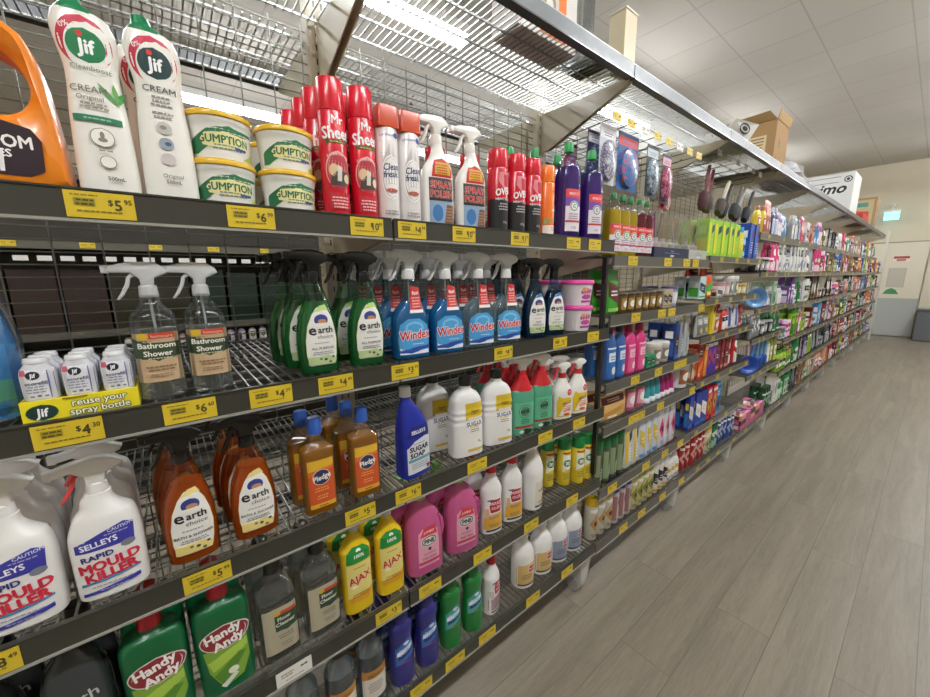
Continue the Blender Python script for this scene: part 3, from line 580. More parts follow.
for n, a in (('wall_far', (XL, XR, YE, YE+.1)), ('wall_near', (XL, XR, YB-.1, YB)), ('wall_left', (XL-.1, XL, YB, YE)), ('opposite_gondola_proxy', (XR, XR+.1, YB, YE))):
    mb = MB(); mb.box(*a, 0, ZC, wall_mat('8f887a') if n == 'opposite_gondola_proxy' else wm); struct(mb, n)  # right side: unseen dark slab for opposite shelving, set close to curb bounce light
mb = MB(); mb.box(-3.5, XR, YE-.012, YE, 2.03, 2.05, M('9c9484')); struct(mb, 'trim_1')
# door at the end of the aisle
cream = M('dfd8c4', 'pl', .45); steel = M('b4b8b4', 'pl', .25)
mb = MB(); mb.box(-.42, .54, YE-.05, YE-.005, .015, 2.02, cream); dr = struct(mb, 'door_1')
mb = MB(); mb.box(-.415, .535, YE-.054, YE-.05, .015, .84, steel); mb.build('kick_plate', dr)
mb = MB(); mb.box(.03, .29, YE-.053, YE-.05, 1.08, 1.49, M('b8b2a4', 'pl', .3)); mb.box(.045, .275, YE-.055, YE-.053, 1.095, 1.475, M('c8c3b6', 'pl', .15)); mb.build('door_window', dr)
mb = MB(); mb.box(.06, .31, YE-.054, YE-.05, 1.63, 1.75, M('e8e2d4', 'pa')); artm = MB(.001)
decor(mb, lambda u, v, e: (u, YE-.054-e*.001, v), [('r',.07,1.69,.3,1.74,'b04444'),('r',.12,1.64,.25,1.68,'b86a60')]); mb.build('notice', dr)
mb = MB(); mb.prism([(0,0),(0,0),(0,0)], 0, 0, cream) if False else None
mb.add([(-.02+.02, YE-.055, .93), (.24, YE-.055, .93), (.19, YE-.055, 1.02), (.12, YE-.055, 1.06), (.05, YE-.055, 1.02)], [(0,1,2,3,4)], M('4c9468', 'pa')); mb.build('triangle_sticker', dr)
mb = MB(); mb.box(.56, 1.5, YE-.05, YE-.005, .35, 2.02, cream); struct(mb, 'door_2')
mb = MB(); mb.box(.57, .86, YE-.6, YE-.06, 0, .62, M('70757a', 'pl', .5), .02); mb.box(.565,.865,YE-.61,YE-.05,.6,.66,M('5a5e62'),.01)
tag(mb.build('storage_bin'), 'grey bin standing on the floor beside the door with the steel kick plate', 'bin')
mb = MB(); mb.box(.89, 1.35, YE-.5, YE-.06, 0, 1.2, M('d8d4c6'), .01); tag(mb.build('cream_cabinet'), 'cream cabinet against the far wall past the grey bin', 'cabinet')
e = empty('exit_sign', (-.07, YE-.25, 0)); tag(e, 'small glowing cyan sign hanging on the far wall above the door', 'sign')
mb = MB(); mb.box(-.11, .11, -.02, .02, 2.5, 2.66, M('8ff0f4', 'em', fac=1.0)); mb.build('lit_panel', e)
mb = MB(); mb.box(-.12, .12, -.03, .03, 2.66, 2.70, M('e8e8e4')); mb.box(-.01,.01,-.01,.01,2.70,2.82,M('e8e8e4')); mb.box(-.03,.03,-.01,.25,2.8,2.83,M('e8e8e4')); mb.build('bracket', e)
# ceiling lights
def light(x, y, L_=1.45):
    e = empty('ceiling_light', (x, y, ZC-HANG)); c0 = 'a'
    mb = MB(); mb.box(-.062, .062, 0, L_, -.07, -.001, M('e6e6e2')); mb.build('housing', e)
    mb = MB(); mb.tube([(0,.2,0),(0,.2,HANG)], .006, M('b8b8b4')); mb.build('suspension_rod', e); mb = MB(); mb.tube([(0,L_-.2,0),(0,L_-.2,HANG)], .006, M('b8b8b4')); mb.build('suspension_rod', e)
    mb = MB(); mb.box(-.045, .045, .02, L_-.02, -.125, -.08, M('fbfdff', 'em', fac=LIGHT)); mb.build('tube', e)
    return e
LIGHT = 46; HANG = .35
rows = {-4.43: ('two rows across, beyond the next aisle', [.40, 2.7, 5.2]), -1.92: ('row above the next aisle', [-1.6, .72, 3.75, 6.4, 9.2]), 1.45: ('row over the walkway', [-2.0, .4, 2.8, 5.2, 7.6, 10.0])}
for x, (d, ys) in rows.items():
    for y in ys: tag(light(x, y), 'white ceiling tube light in the '+d, 'ceiling light', 'ceiling lights, '+d)
# ================================================================== gondola
J = [-.508, .405, 1.30, 2.22, 3.14, 4.05, 4.965, 5.88, 6.79, 7.70, 8.62, 9.53, 10.45, 11.36]
XBK = -.375
beige = M('c6bda4', 'pl', .45); wire = M('84847e', 'me', .35); wirel = M('b4b6b4', 'me', .3); railm = M('38372f', 'pl', .4); lipm = M('9c9a90', 'pl', .35); dkw = M('5c5c56', 'me', .4)
ORD = ['zeroth','first','second','third','fourth','fifth','sixth','seventh','eighth','ninth','tenth','eleventh','twelfth','thirteenth','fourteenth','fifteenth','sixteenth','seventeenth','eighteenth','nineteenth','twentieth']
g = empty('gondola_frame', (XBK, J[0], 0)); tag(g, 'long beige shelving frame with mesh backs and casters running down the aisle', 'shelving unit')
up = MB(); up.box(-.022, .022, -.03, .03, .06, 2.16, beige)
for i in range(60): up.box(.022, .0226, -.012, -.008, .16+i*.033, .175+i*.033, dkw); up.box(.022, .0226, .008, .012, .16+i*.033, .175+i*.033, dkw)
UPM = up.build('upright', g); UPM.location = (0, 0, 0)
ft = MB()
ft.prism([(-.022, .2), (.022, .2), (.022, .13), (-.022, .13)], 0, .27, beige)
FOOT = ft.build('foot', g)
pc = M('c9c9c4', 'pl', .25)
w = MB(); w.prism([(-.05,.225), (.05,.225), (.045,.15), (.026,.07), (.02,.04), (-.02,.04), (-.026,.07), (-.04,.15)], .25, .335, pc, .008); w.tube([(.292,-.03,.031),(.292,.03,.031)], .03, M('a8a8a4','pl',.3), 14)
CAST = w.build('caster', FOOT, True)
mesh = MB()
for k in range(69): z = .32+k*.025; mesh.box(-.0012, .0012, .031, .883, z-.0012, z+.0012, wire)
for k in range(12): y = .045+k*.075; mesh.box(.0012, .0042, y-.0014, y+.0014, .31, 2.03, wire)
MESH = mesh.build('mesh_panel', g)
def cp(o, parent, loc):
    c = o.copy(); C.objects.link(c); c.parent = parent; c.location = loc
    for ch in o.children: d = ch.copy(); C.objects.link(d); d.parent = c
    return c
for i, y in enumerate(J):
    if i:
        cp(UPM, g, (0, y-J[0], 0)); cp(FOOT, g, (0, y-J[0], 0))
        if i < len(J)-1: cp(MESH, g, (0, y-J[0], 0))
# slim black posts between the first bays, end standard with holes
mb = MB(); mb.box(.355, .372, 0, .014, .60, 1.45, M('121210')); p = mb.build('divider_post', g); p.location = (0, 1.262-J[0], 0)
mb = MB(); mb.box(.0, .03, -.02, .02, .03, 2.2, M('d8d6cc'))
for i in range(40): mb.box(.03, .0306, -.008, .008, .2+i*.048, .222+i*.048, M('44443c'))
p = mb.build('end_standard', g); p.location = (.37, J[-1]-J[0], 0)
def deck(w, d, pitch=.0195, m=wire, rr=.0016, longs=5):
    mb = MB(); n = int((w-.01)/pitch)
    for i in range(n+1):
        y = .005+i*(w-.01)/n; mb.box(-d, -.006, y-rr, y+rr, -.0034, 0, m)
    for i in range(longs):
        x = -.012-(d-.03)*i/(longs-1); mb.box(x-.0022, x+.0022, .003, w-.003, -.0082, -.0034, m)
    return mb
_dk = {}
def shared(key, fn, name, parent):
    if key in _dk: o = bpy.data.objects.new(name, _dk[key]); C.objects.link(o); o.parent = parent; return o
    o = fn().build(name, parent); _dk[key] = o.data; return o
tagm = M('d8bc30', 'pa', .4); tagd = M('a89c3c', 'pa', .5); tagw = M('e6e6e0', 'pa', .4); ink = '4a4420'
def price_tag(parent, y, z, x=.0045, price=None, white=False, s=1., rz=0):
    key = ('tag', price, white, s)
    def fn():
        mb = MB(.001); w = 36*s; mb.box(0, .8, -w, w, -35*s, 0, tagw if white else (tagd if s == .72 else tagm))
        if price:
            a, b_ = price.split('.'); S = Flat(.5)
            decor(mb, S, [('t','$',10*s,-13*s,11*s,ink,0,.03,1),('t',a,18*s if len(a) < 2 else 17*s,-16*s,20*s,ink,0,.03,.9),('t',b_,29*s,-11*s,10*s,ink,0,.02,.9),('l',-16*s,-6*s,30*s,1,4,'8c7c28'),('r',-27*s,-19*s,-6*s,-9*s,'9c8c20'),('l',-16*s,-13*s,20*s,2,5,'4c4420'),('l',-2*s,-27*s,54*s,1,4,'7c6c20')])
        elif s > .8: decor(mb, Flat(.5), [('l',-14,-12,30,2,6,'7c6c20'),('l',20,-14,18,1,10,ink),('l',0,-28,50,1,4,'8c7c28')])
        return mb
    o = shared(key, fn, 'price_tag', parent); o.location = (x, y, z); return o
LEVEL = {}
def shelf(y0, y1, z, label, group=None, tags=(), d=.35, rail='dark', x=0, brk=True, bright=False, lip=.038, cat_='wire shelf', far=False):
    w = y1-y0-.006; w = round(w, 3); s = empty('wire_shelf', (x, y0+.003, z)); tag(s, label, cat_, group)
    shared(('deck', w, d, bright), lambda: deck(w, d, m=wirel if bright else wire, rr=.0016, longs=5 if d < .4 else 7), 'wire_deck', s)
    def fr():
        mb = MB()
        if rail == 'dark':
            mb.box(-.006, .0035, 0, w, -lip, .001, railm); mb.box(-.004, .0062, 0, w, -lip-.004, -lip, lipm); mb.box(-.004, .0055, 0, w, .001, .0035, railm)
        elif rail == 'grey':
            mb.box(-.006, .0035, 0, w, -lip, .001, M('56544c', 'pl', .4)); mb.box(-.004, .0062, 0, w, -lip-.004, -lip, lipm)
        else:
            mb.box(-.012, .004, 0, w, -.012, .026, M('727476', 'me', .4)); mb.box(-.02, .006, 0, w, -.016, -.012, M('3c3a38')); mb.box(-.008, -.002, 0, w, .026, .034, M('b0b2b4','me',.35))
        return mb
    shared(('rail', w, rail, lip), fr, 'price_rail' if rail != 'top' else 'front_lip', s)
    if brk:
        big = rail == 'top'
        def bf():
            mb = MB(); h = .15 if big else .085; D = d-.012
            pts = [(-D, -.01), (-D, -h), (-D*.9, -h), (-.02, -.032), (-.008, -.022), (-.008, -.01)]
            n = len(pts); vs = [(a, yy, b) for yy in (0, .003) for a, b in pts]
            mb.add(vs, [tuple(range(n)), tuple(range(2*n-1, n-1, -1))]+[(i, (i+1) % n, (i+1) % n+n, i+n) for i in range(n)], beige); return mb
        for yy in (.004, w-.007):
            b = shared(('br', big, d), bf, 'bracket', s); b.location = (0, yy, 0)
    for t in tags:
        y, pr = (t if isinstance(t, tuple) else (t, None))
        wh = pr == 'w'; price_tag(s, y-y0-.003, -.003 if far else -.001, price=None if wh else pr, white=wh, s=.72 if far else 1.)
    return s
def bayname(i): return 'nearest bay' if i == 0 else ORD[i+1]+' bay'
LV = {0: dict(A=1.509, B=1.191, C=.877, D=.574, E=.27), 1: dict(A=1.509, B=1.191, C=.877, D=.574, E=.27),
      2: dict(A=1.461, B=1.238, C=.968, D=.79, E=.512, F=.262), 3: dict(A=1.483, B=1.258, C=1.05, D=.80, E=.51, F=.255)}
for i in range(4, 13): LV[i] = dict(A=1.40, B=1.13 if i > 4 else 1.15, C=.835 if i > 4 else .935, D=.545 if i > 4 else .67, E=.255)
TAGS = {(0,'A'): [(-.052,'5.95'),(.135,'6.99'),(.345,'10.49')], (0,'B'): [(-.13,'4.30'),(.012,'6.60'),(.135,'4.39'),(.257,'4.49')], (0,'C'): [(-.26,'8.49'),(0,'5.99'),(.29,'5.50')], (0,'D'): [(.12,'w'),(.345,'3.99')], (0,'E'): [.3],
        (1,'A'): [(.452,'4.99'),(.60,'10.99'),(.80,'11.95'),1.05,1.17], (1,'B'): [(.42,'3.99'),(.74,'4.99'),(1.0,'5.29'),1.19], (1,'C'): [(.415,'6.99'),.64,.94,1.13], (1,'D'): [.47,.66,.88,1.11], (1,'E'): [.43,.55,.68,.9,1.1]}
SHN = 'ABCDEF'
for i in range(13):
    lv = LV[i]; ks = sorted(lv, key=lambda k: lv[k])
    for q, k in enumerate(ks):
        fl = {0:'bottom', 1:'second', 2:'third', 3:'fourth', 4:'fifth', 5:'sixth'}[q]
        nm = f'{fl} shelf up' if q else 'bottom shelf'
        LEVEL[i, k] = f'{nm}, {bayname(i)}'
        if (i, k) in TAGS: tg = TAGS[i, k]
        else:
            rr = random.Random(i*10+q); n = 4 if i < 5 else 3; tg = [J[i]+.05+(.84)*(t+rr.uniform(.1, .9))/n for t in range(n)]
        shelf(J[i], J[i+1], lv[k], f'wire shelf with dark price rail, {nm}, {bayname(i)} of the run', 'wire shelves of the long gondola', tg, rail='dark' if i < 2 else 'grey', far=i > 2, lip=.038 if i < 3 else .028)
    if i < 12: shelf(J[i], J[i+1], 2.04, f'grey wire canopy shelf on top of the {bayname(i)}', 'top canopy shelves', d=.385, rail='top', x=.03, bright=True)
# back side of the gondola, seen through the mesh
for i in range(0, 3):
    for q, z in enumerate((.27, .55, .86, 1.17, 1.61, 2.04)):
        s = shelf(J[i], J[i+1], z, f'{"wire canopy" if q == 5 else "wire"} shelf on the far side of the mesh, {ORD[q+1]} level, {bayname(i)}', 'shelves behind the mesh', d=.34, rail='dark' if q < 5 else 'top', brk=q == 5, bright=q == 5)
        s.rotation_euler = (0, 0, PI); s.location = (XBK*2-.01, J[i+1]-.003, z)
# ================================================================== stock in the first two bays
zA, zB, zC, zD, zE = 1.5095, 1.1915, .8775, .5745, .2705
SA, SB, SC, SD, SE = 'top product shelf', 'second shelf down', 'middle shelf', 'fourth shelf down', 'bottom shelf'
def row(proto, items, z, group):
    for it in items:
        y, x, lab = it[:3]; place(proto, x, y, z+(it[4] if len(it) > 4 else 0), lab, group, rz=-.28*min(1, max(0, y-.25)/.6)+random.uniform(-.03, .03))
place(p_jug(), -.062, -.153, zA, 'orange handled cleaner jug with a dark bathroom tiles label on the top product shelf')
o = p_cream(True, 0); place(o, -.035, -.039, zA, 'white cream cleaner bottle with green leaf drawing beside the orange jug')
o = p_cream(False, 0); place(o, -.035, .034, zA, 'white cream cleaner bottle with dark roundel beside the stacked yellow lidded tubs')
place(o, -.095, .022, zA, 'white cream cleaner bottle half hidden behind the dark roundel one')
tb = p_tub(); T = []
for y, x, a in ((.110, -.06, 'front stack beside the white cream bottle'), (.216, -.06, 'front stack beside the red cans'), (.114, -.168, 'rear stack near the cream bottles'), (.219, -.168, 'rear stack near the red cans')):
    for k, w in ((0, 'lower'), (1, 'upper')): T.append((y, x, f'white tub with yellow lid, {w} one, {a}', .25 if y < .15 else .1, k*.0736))
row(tb, T, zA, 'white tubs with yellow lids')
row(p_sheen(), [(.302,-.04,'tall red polish can at the front beside the white tubs',.1),(.363,-.04,'tall red polish can at the front beside the orange capped cans',.15),(.293,-.10,'tall red polish can, first one behind the front can by the tubs',.1),(.289,-.16,'tall red polish can, second one behind the front can by the tubs'),(.284,-.235,'tall red polish can at the back of the row by the tubs'),(.356,-.10,'tall red polish can behind the front can by the orange capped cans')], zA, 'red polish cans')
row(p_clean(), [(.419,-.04,'white spray can with orange cap standing beside the tall red can',.25),(.474,-.04,'white spray can with orange cap standing beside the polish trigger bottle',.25)], zA, 'orange capped cans')
row(p_polish(), [(.555,-.045,'white trigger bottle with red polish label beside the orange capped can',.15),(.66,-.045,'white trigger bottle with red label beside the black and red cans',.25)], zA, 'spray polish bottles')
row(p_oven(), [(.755,-.04,'red and black spray can beside the polish trigger bottle',.35),(.825,-.04,'red and black spray can between two of its kind',.35),(.893,-.04,'red and black spray can beside the single orange can',.35),(.72,-.12,'red and black spray can partly behind a polish trigger bottle'),(.61,-.13,'red and black spray can in the gap between the polish trigger bottles')], zA, 'red and black spray cans')
place(p_orange(), -.045, .965, zA, 'plain orange spray can beside the tall purple bottles', rz=.35)
row(p_disinfect('3a1278','1f9a4c', r_=42), [(1.085,-.055,'tall dark purple bottle with green cap beside the orange can',.35),(1.215,-.055,'tall dark purple bottle with green cap at the end of the top product shelf',.35),(1.04,-.16,'tall dark purple bottle standing behind the orange can'),(.96,-.2,'tall dark purple bottle half hidden behind the red and black cans'),(1.16,-.16,'tall dark purple bottle behind the one at the shelf end')], zA, 'tall purple disinfectant bottles')
# second shelf down
place(p_wrap(), -.075, -.222, zB, 'blue bottle pack in crinkled clear wrap beside the yellow refill tray', rz=.2)
b_ = p_tray(); place(b_, -.012, -.112, zB, 'yellow printed cardboard tray holding the small refill bottles')
rf = p_refill(); R = []
for q in range(3):
    for c, w in ((0, 'wrapped side'), (1, 'middle'), (2, 'spray bottle side')):
        R.append((-.112+(-.041, 0, .041)[c], -.030-.030*q, f'small refill bottle in the yellow tray, {("front", "second", "back")[q]} row, {w}', .1, .0022+.026))
row(rf, R, zB, 'small refill bottles in the yellow tray')
mb = MB(); mb.box(-.112, -.018, -.170, -.054, zB+.0022, zB+.0278, M('c8b818', 'bd')); tag(mb.build('tray_insert'), 'cardboard platform inside the yellow tray under the refill bottles', 'cardboard insert')
row(p_bath(), [(-.018,-.05,'clear bathroom spray bottle with kraft label beside the yellow tray',.1),(.052,-.05,'clear bathroom spray bottle with kraft label beside the empty space',.15)], zB, 'clear bathroom sprays')
row(p_earth('2c8048','c8e8d0','16181a','ALL PURPOSE','b4d07c'), [(.243,-.05,'green trigger bottle with black head beside the empty mesh space',.15),(.352,-.05,'green trigger bottle with black head beside the blue glass cleaners',.2),(.232,-.13,'green trigger bottle behind the one by the empty space'),(.225,-.21,'green trigger bottle at the back, by the empty space'),(.338,-.13,'green trigger bottle behind the one by the glass cleaners')], zB, 'green trigger bottles')
wb = p_windex('1474b8', .72); W = []
for y, nm in ((.468, 'green trigger bottles'), (.578, 'clear glass cleaners')):
    for q in range(4): W.append((y-.012*q, -.05-.075*q, f'blue glass cleaner bottle, {("front", "second", "third", "last")[q]} in file by the {nm}', .2))
row(wb, W, zB, 'blue glass cleaner bottles')
wc = p_windex('d4e4ec', .12); W = []
for y, nm in ((.69, 'blue glass cleaners'), (.80, 'dark blue cleaners')):
    for q in range(3): W.append((y-.012*q, -.05-.075*q, f'clear glass cleaner bottle, {("front", "second", "last")[q]} in file by the {nm}', .25))
row(wc, W, zB, 'clear glass cleaner bottles')
W = []
for y, nm in ((.928, 'clear glass cleaners'), (1.025, 'pink lidded tubs')):
    for q in range(3): W.append((y-.012*q, -.05-.075*q, f'dark blue trigger bottle, {("front", "second", "last")[q]} in file by the {nm}', .3))
row(p_earth('12405e','a8c8dc','101214','GLASS','3a7ab0'), W, zB, 'dark blue trigger bottles')
def p_ptub():
    r = cat(empty('soaker_tub'), 'tub'); mb = MB(.001); mb.lathe([(0,44),(2,47),(60,54),(78,55.5)], M('ece6ea'), n=30); mb.build('body', r, True)
    mb = MB(.001); mb.lathe([(76,58),(78,60),(86,60),(90,57),(90.5,54)], M('ea3fa6'), n=30); mb.build('lid', r, True)
    artwork(Surf([(0,46,46,2,0),(78,55.6,55.6,2,0)], True), [('r',-30,12,34,68,'e4d4e0'),('e',4,50,24,14,'e87ab4'),('t','WONDER',4,50,13,'a01c6c',8,.04,.8),('e',6,32,22,9,'c8509c'),('r',-16,12,32,20,'b44ca0'),('e',-8,60,8,6,'e8b43c')], r); return r
T = []
for x, w in ((-.065, 'front'), (-.195, 'rear')):
    for k, u in ((0, 'lower'), (1, 'upper')): T.append((1.178-(.0 if x > -.1 else .02), x, f'white tub with bright pink lid, {u} one of the {w} stack', .35, k*.0905))
row(p_ptub(), T, zB, 'pink lidded tubs')
# middle shelf
W = []
for y, nm in ((-.222, 'near the shelf start'), (-.122, 'beside the orange cleaners')):
    for q in range(4): W.append((y-.006*q, -.05-.072*q, f'white mould remover bottle {nm}, {("front", "second", "third", "last")[q]} in its file', .08))
row(p_mould(), W, zC, 'white mould remover bottles')
W = []
for y, nm in ((-.012, 'beside the mould removers'), (.092, 'beside the amber bottles')):
    for q in range(3): W.append((y-.008*q, -.055-.075*q, f'orange trigger bottle with black head {nm}, {("front", "second", "last")[q]} in its file', .1))
row(p_earth('c8661c','f0d8b8','181614','BATH & SHOWER','e8d484', 'p'), W, zC, 'orange trigger bottles')
row(p_pledge(), [(.219,-.045,'amber bottle with blue cap, front one beside the orange trigger bottles',.12),(.208,-.105,'amber bottle with blue cap behind the one by the orange trigger bottles'),(.325,-.045,'amber bottle with blue cap, front one beside the empty wire space',.15),(.312,-.105,'amber bottle with blue cap, second one beside the empty wire space'),(.300,-.165,'amber bottle with blue cap at the back beside the empty wire space')], zC, 'amber polish bottles')
place(p_sugar(), -.05, .462, zC, 'slant necked blue bottle with white soap label standing alone on the middle shelf', rz=.15)
row(p_white(), [(.64,-.05,'white bottle with black cap and yellow label beside a shaded one',.2),(.762,-.05,'white bottle with black cap and yellow label beside the green sprays',.2),(.585,-.135,'white black capped bottle set back behind the front pair')], zC, 'white bottles with yellow labels')
W = []
for y, nm in ((.872, 'white black capped bottles'), (.966, 'yellow and white sprays')):
    for q in range(3): W.append((y-.012*q, -.045-.066*q, f'green spray bottle by the {nm}, {("front", "second", "last")[q]} of its file', .25))
row(p_greenspray(), W, zC, 'green sprays with red collars')
W = []
for y, nm in ((1.085, 'green sprays'), (1.18, 'black divider post')):
    for q in range(2): W.append((y-.012*q, -.045-.066*q, f'white and yellow spray by the {nm}, {("front", "second")[q]} of its file', .3))
row(p_whiteyellow(), W, zC, 'white and yellow sprays')
# fourth shelf down
row(p_bag(), [(-.29,-.055,'dark refill bottle in shade at the shelf start',.05),(-.194,-.055,'dark refill bottle beside the green handy bottles',.05),(-.285,-.135,'dark refill bottle behind another at the shelf start'),(-.192,-.135,'dark refill bottle behind the one by the green bottles')], zD, 'dark refill bottles')
row(p_handy(), [(-.093,-.05,'green bottle with red cap beside the dark refill bottles',.1),(.010,-.05,'green bottle with red cap beside the clear floor cleaner',.1),(-.095,-.125,'green bottle behind the one by the dark refills'),(.004,-.125,'green bottle behind the one by the clear floor cleaner')], zD, 'green bottles with red caps')
row(p_floor(), [(.108,-.05,'clear floor cleaner bottle with black cap beside the green bottles',.12),(.200,-.05,'clear floor cleaner bottle with black cap beside the yellow bottles',.15),(.1,-.125,'clear floor cleaner bottle behind the one by the green bottles'),(.19,-.125,'clear floor cleaner bottle behind the one by the yellow bottles')], zD, 'clear floor cleaner bottles')
row(p_ajax(), [(.289,-.05,'yellow cleaner bottle with green shoulder beside the clear floor cleaner',.2),(.378,-.05,'yellow cleaner bottle with green shoulder beside the pink bottles',.2),(.28,-.12,'yellow cleaner bottle behind the one by the floor cleaner'),(.366,-.12,'yellow cleaner bottle behind the one by the pink bottles')], zD, 'yellow cleaner bottles')
row(p_pink(), [(.487,-.055,'large pink bottle with green cap beside the yellow bottles',.2),(.622,-.055,'large pink bottle with green cap beside the red capped white bottles',.2),(.47,-.14,'large pink bottle behind the one by the yellow bottles'),(.604,-.14,'large pink bottle behind the one by the red capped bottles')], zD, 'large pink bottles')
row(p_toilet('MOULD','d8b48c','e0a83c'), [(.742,-.05,'white bottle with red cap and yellow label beside the pink bottles',.3),(.838,-.05,'white bottle with red cap and yellow label beside the big bleach bottle',.3),(.73,-.13,'white red capped bottle behind the one by the pink bottles')], zD, 'white bottles with red caps')
place(p_bigwhite(), -.055, .948, zD, 'big round white bleach bottle beside the bare wire deck', rz=.35)
def p_can(nm, capc, bodyc, c2, c3, h=190, r_=26, word='20', hc=40):
    return cat(aerosol(nm, r_, h, hc, M(bodyc,'pl',.3), M(capc,'pl',.3), [('r',-38,4,38,h*.36,c2),('p',[(-20,h*.3),(20,h*.36),(20,h*.66),(-20,h*.7)],'f0eede'),('e',0,h*.5,17,15,c3),('t',word,0,h*.5,20,'f4f4ec',0,.04,.9),('l',0,h*.26,32,4,7,'6c7c54'),('r',-20,h*.7,20,h*.74,'c84434')]), 'spray can')
row(p_can('disinfectant_spray_can','0f7a3c','e0cc3c','d8bc2c','1c7a44'), [(1.10,-.11,'yellow and green spray can, first of five beside the bare wire deck',.4),(1.158,-.075,'yellow and green spray can, second of five beside the bare wire deck',.4),(1.213,-.05,'yellow and green spray can, third of five near the black post',.4),(1.268,-.05,'yellow and green spray can, fourth of five beside the black post',.4),(1.16,-.14,'yellow and green spray can at the back near the black post')], zD, 'yellow and green spray cans')
# bottom shelf
row(p_brown(), [(.228,-.05,'clear bottle with dark brown cap, first on the bottom shelf',.15),(.310,-.05,'clear bottle with dark brown cap beside the violet gel bottles',.15),(.14,-.06,'clear bottle with dark brown cap at the shaded start of the bottom shelf'),(.3,-.13,'clear bottle with dark brown cap behind the one by the violet bottles')], zE, 'clear bottles with brown caps')
row(p_toiletduck('2c2a7c','3a6aac'), [(.398,-.045,'violet toilet gel bottle beside the clear brown capped bottle',.2),(.482,-.045,'violet toilet gel bottle beside the green gel bottles',.2),(.385,-.12,'violet toilet gel bottle behind the one by the clear bottle'),(.47,-.12,'violet toilet gel bottle behind the one by the green bottles')], zE, 'violet toilet gel bottles')
row(p_toiletduck('177a34','4a9a9c'), [(.568,-.045,'green toilet gel bottle beside the violet gel bottles',.25),(.655,-.045,'green toilet gel bottle beside the white red capped bottle',.25),(.555,-.12,'green toilet gel bottle behind the one by the violet bottles')], zE, 'green toilet gel bottles')
place(p_toilet('LIME','d0c4c0','a88c94','lime_cleaner_bottle', h=215, a=33), -.05, .745, zE, 'white red capped bottle alone beside the green toilet gel bottles', rz=.3)
row(p_bleach4('d8b878'), [(.912,-.06,'short white bleach bottle, yellow label, first of four before the wheel',.35),(1.015,-.06,'short white bleach bottle, yellow label, second of four before the wheel',.35)], zE, 'short white bleach bottles')
row(p_bleach4('8c98ac'), [(1.112,-.06,'short white bleach bottle, blue label, third of four before the wheel',.35),(1.21,-.06,'short white bleach bottle, blue label, last of four before the wheel',.35)], zE, 'short white bleach bottles')
# ================================================================== simpler products for the bays further along
def gtag(o, cat_): o['category'] = cat_; return o
_G = {}
def simple(kind, key, fn):
    k = (kind,)+key
    if k not in _G: _G[k] = fn()
    return _G[k]
def art(w, h, c, c2, c3, seed):
    """one of several printed fronts for a pack w wide, h high"""
    r = random.Random(seed); k = r.randrange(6); a = w*.42; dk = r.choice(['2c2c34','3c2c28','1c3050','5c1c24','e8e4dc','d8b83c'])
    if k == 0: return [('p',[(-a,h*.06),(a,h*.06),(a,h*.3),(-a,h*.44)],c2),('e',0,h*.66,w*.32,h*.12,c3),('l',0,h*.68,w*.5,2,h*.06,c2)]
    if k == 1: return [('r',-a,h*.62,a,h*.9,dk),('l',0,h*.78,w*.6,2,h*.07,c3),('p',[(-a,h*.1),(a,h*.3),(a,h*.5),(-a,h*.3)],c2),('r',-a*.6,h*.08,a*.2,h*.18,c3)]
    if k == 2: return [('p',[(-a,h*.5),(0,h*.8),(a,h*.5),(0,h*.24)],c2),('r',-a,h*.84,a,h*.94,c3),('l',0,h*.16,w*.6,2,h*.05,dk),('e',0,h*.5,w*.16,h*.08,dk)]
    if k == 3: return [('r',-a,h*.08,a,h*.92,c2),('r',-a*.8,h*.55,a*.8,h*.82,c),('l',0,h*.68,w*.5,2,h*.08,c3),('e',w*.12,h*.28,w*.2,h*.12,dk)]
    if k == 4: return [('r',-a,h*(.1),-a*.2,h*.9,c2),('p',[(0,h*.6),(a,h*.7),(a,h*.88),(0,h*.8)],dk),('l',w*.14,h*.45,w*.4,5,h*.07,c3)]
    return [('p',[(-a,h*.4),(a,h*.2),(a,h*.6),(-a,h*.75)],dk),('l',0,h*.5,w*.55,2,h*.08,c3),('r',-a,h*.06,a,h*.14,c2)]
def g_can(h, r, bc, cc, lc, nm='spray_can'):
    def f():
        mb = MB(.001); hc = h*.2; mb.lathe([(0,r-1),(2,r),(h-hc-1,r),(h-hc,r-2)], M(bc), n=16, c1=False)
        decor(mb, Surf([(0,r,r,2,0),(h,r,r,2,0)], True), art(r*2.6, h*.78, bc, lc, 'ece9e0', bc+lc+str(h)))
        o = gtag(mb.build(nm, None, True), 'spray can'); mb = MB(.001); mb.lathe([(h-hc,r-.6),(h-3,r-1),(h-.5,r-2.5),(h,r-5)], M(cc), n=16); mb.build('cap', o, True); return o
    return simple('can', (h,r,bc,cc,lc,nm), f)
def g_bot(h, a, b, bc, cc, lc, l2='f0eeea', nm='cleaner_bottle', kind='pl', fac=.85):
    def f():
        P = smoothp([(0,a*.9,b*.88,2.8,0),(3,a,b,2.8,0),(h*.45,a*.97,b,2.6,0),(h*.62,a,b,2.4,0),(h*.76,a*.74,b*.8,2.2,0),(h*.85,a*.4,a*.4,2,0)], 3)
        mb = MB(.001); mb.loft([ring(*p, N=18) for p in P], M(bc, kind, fac=fac))
        decor(mb, Surf(P), [('r',-a*.8,h*.08,a*.8,h*.6,l2)]+art(a*1.9, h*.62, l2, lc, lc, bc+lc+str(h)))
        o = gtag(mb.build(nm, None, True), 'bottle'); mb = MB(.001); mb.lathe([(h*.84,a*.42),(h*.97,a*.4),(h,a*.34)], M(cc), n=14); mb.build('cap', o, True); return o
    return simple('bot', (h,a,b,bc,cc,lc,l2,nm,kind), f)
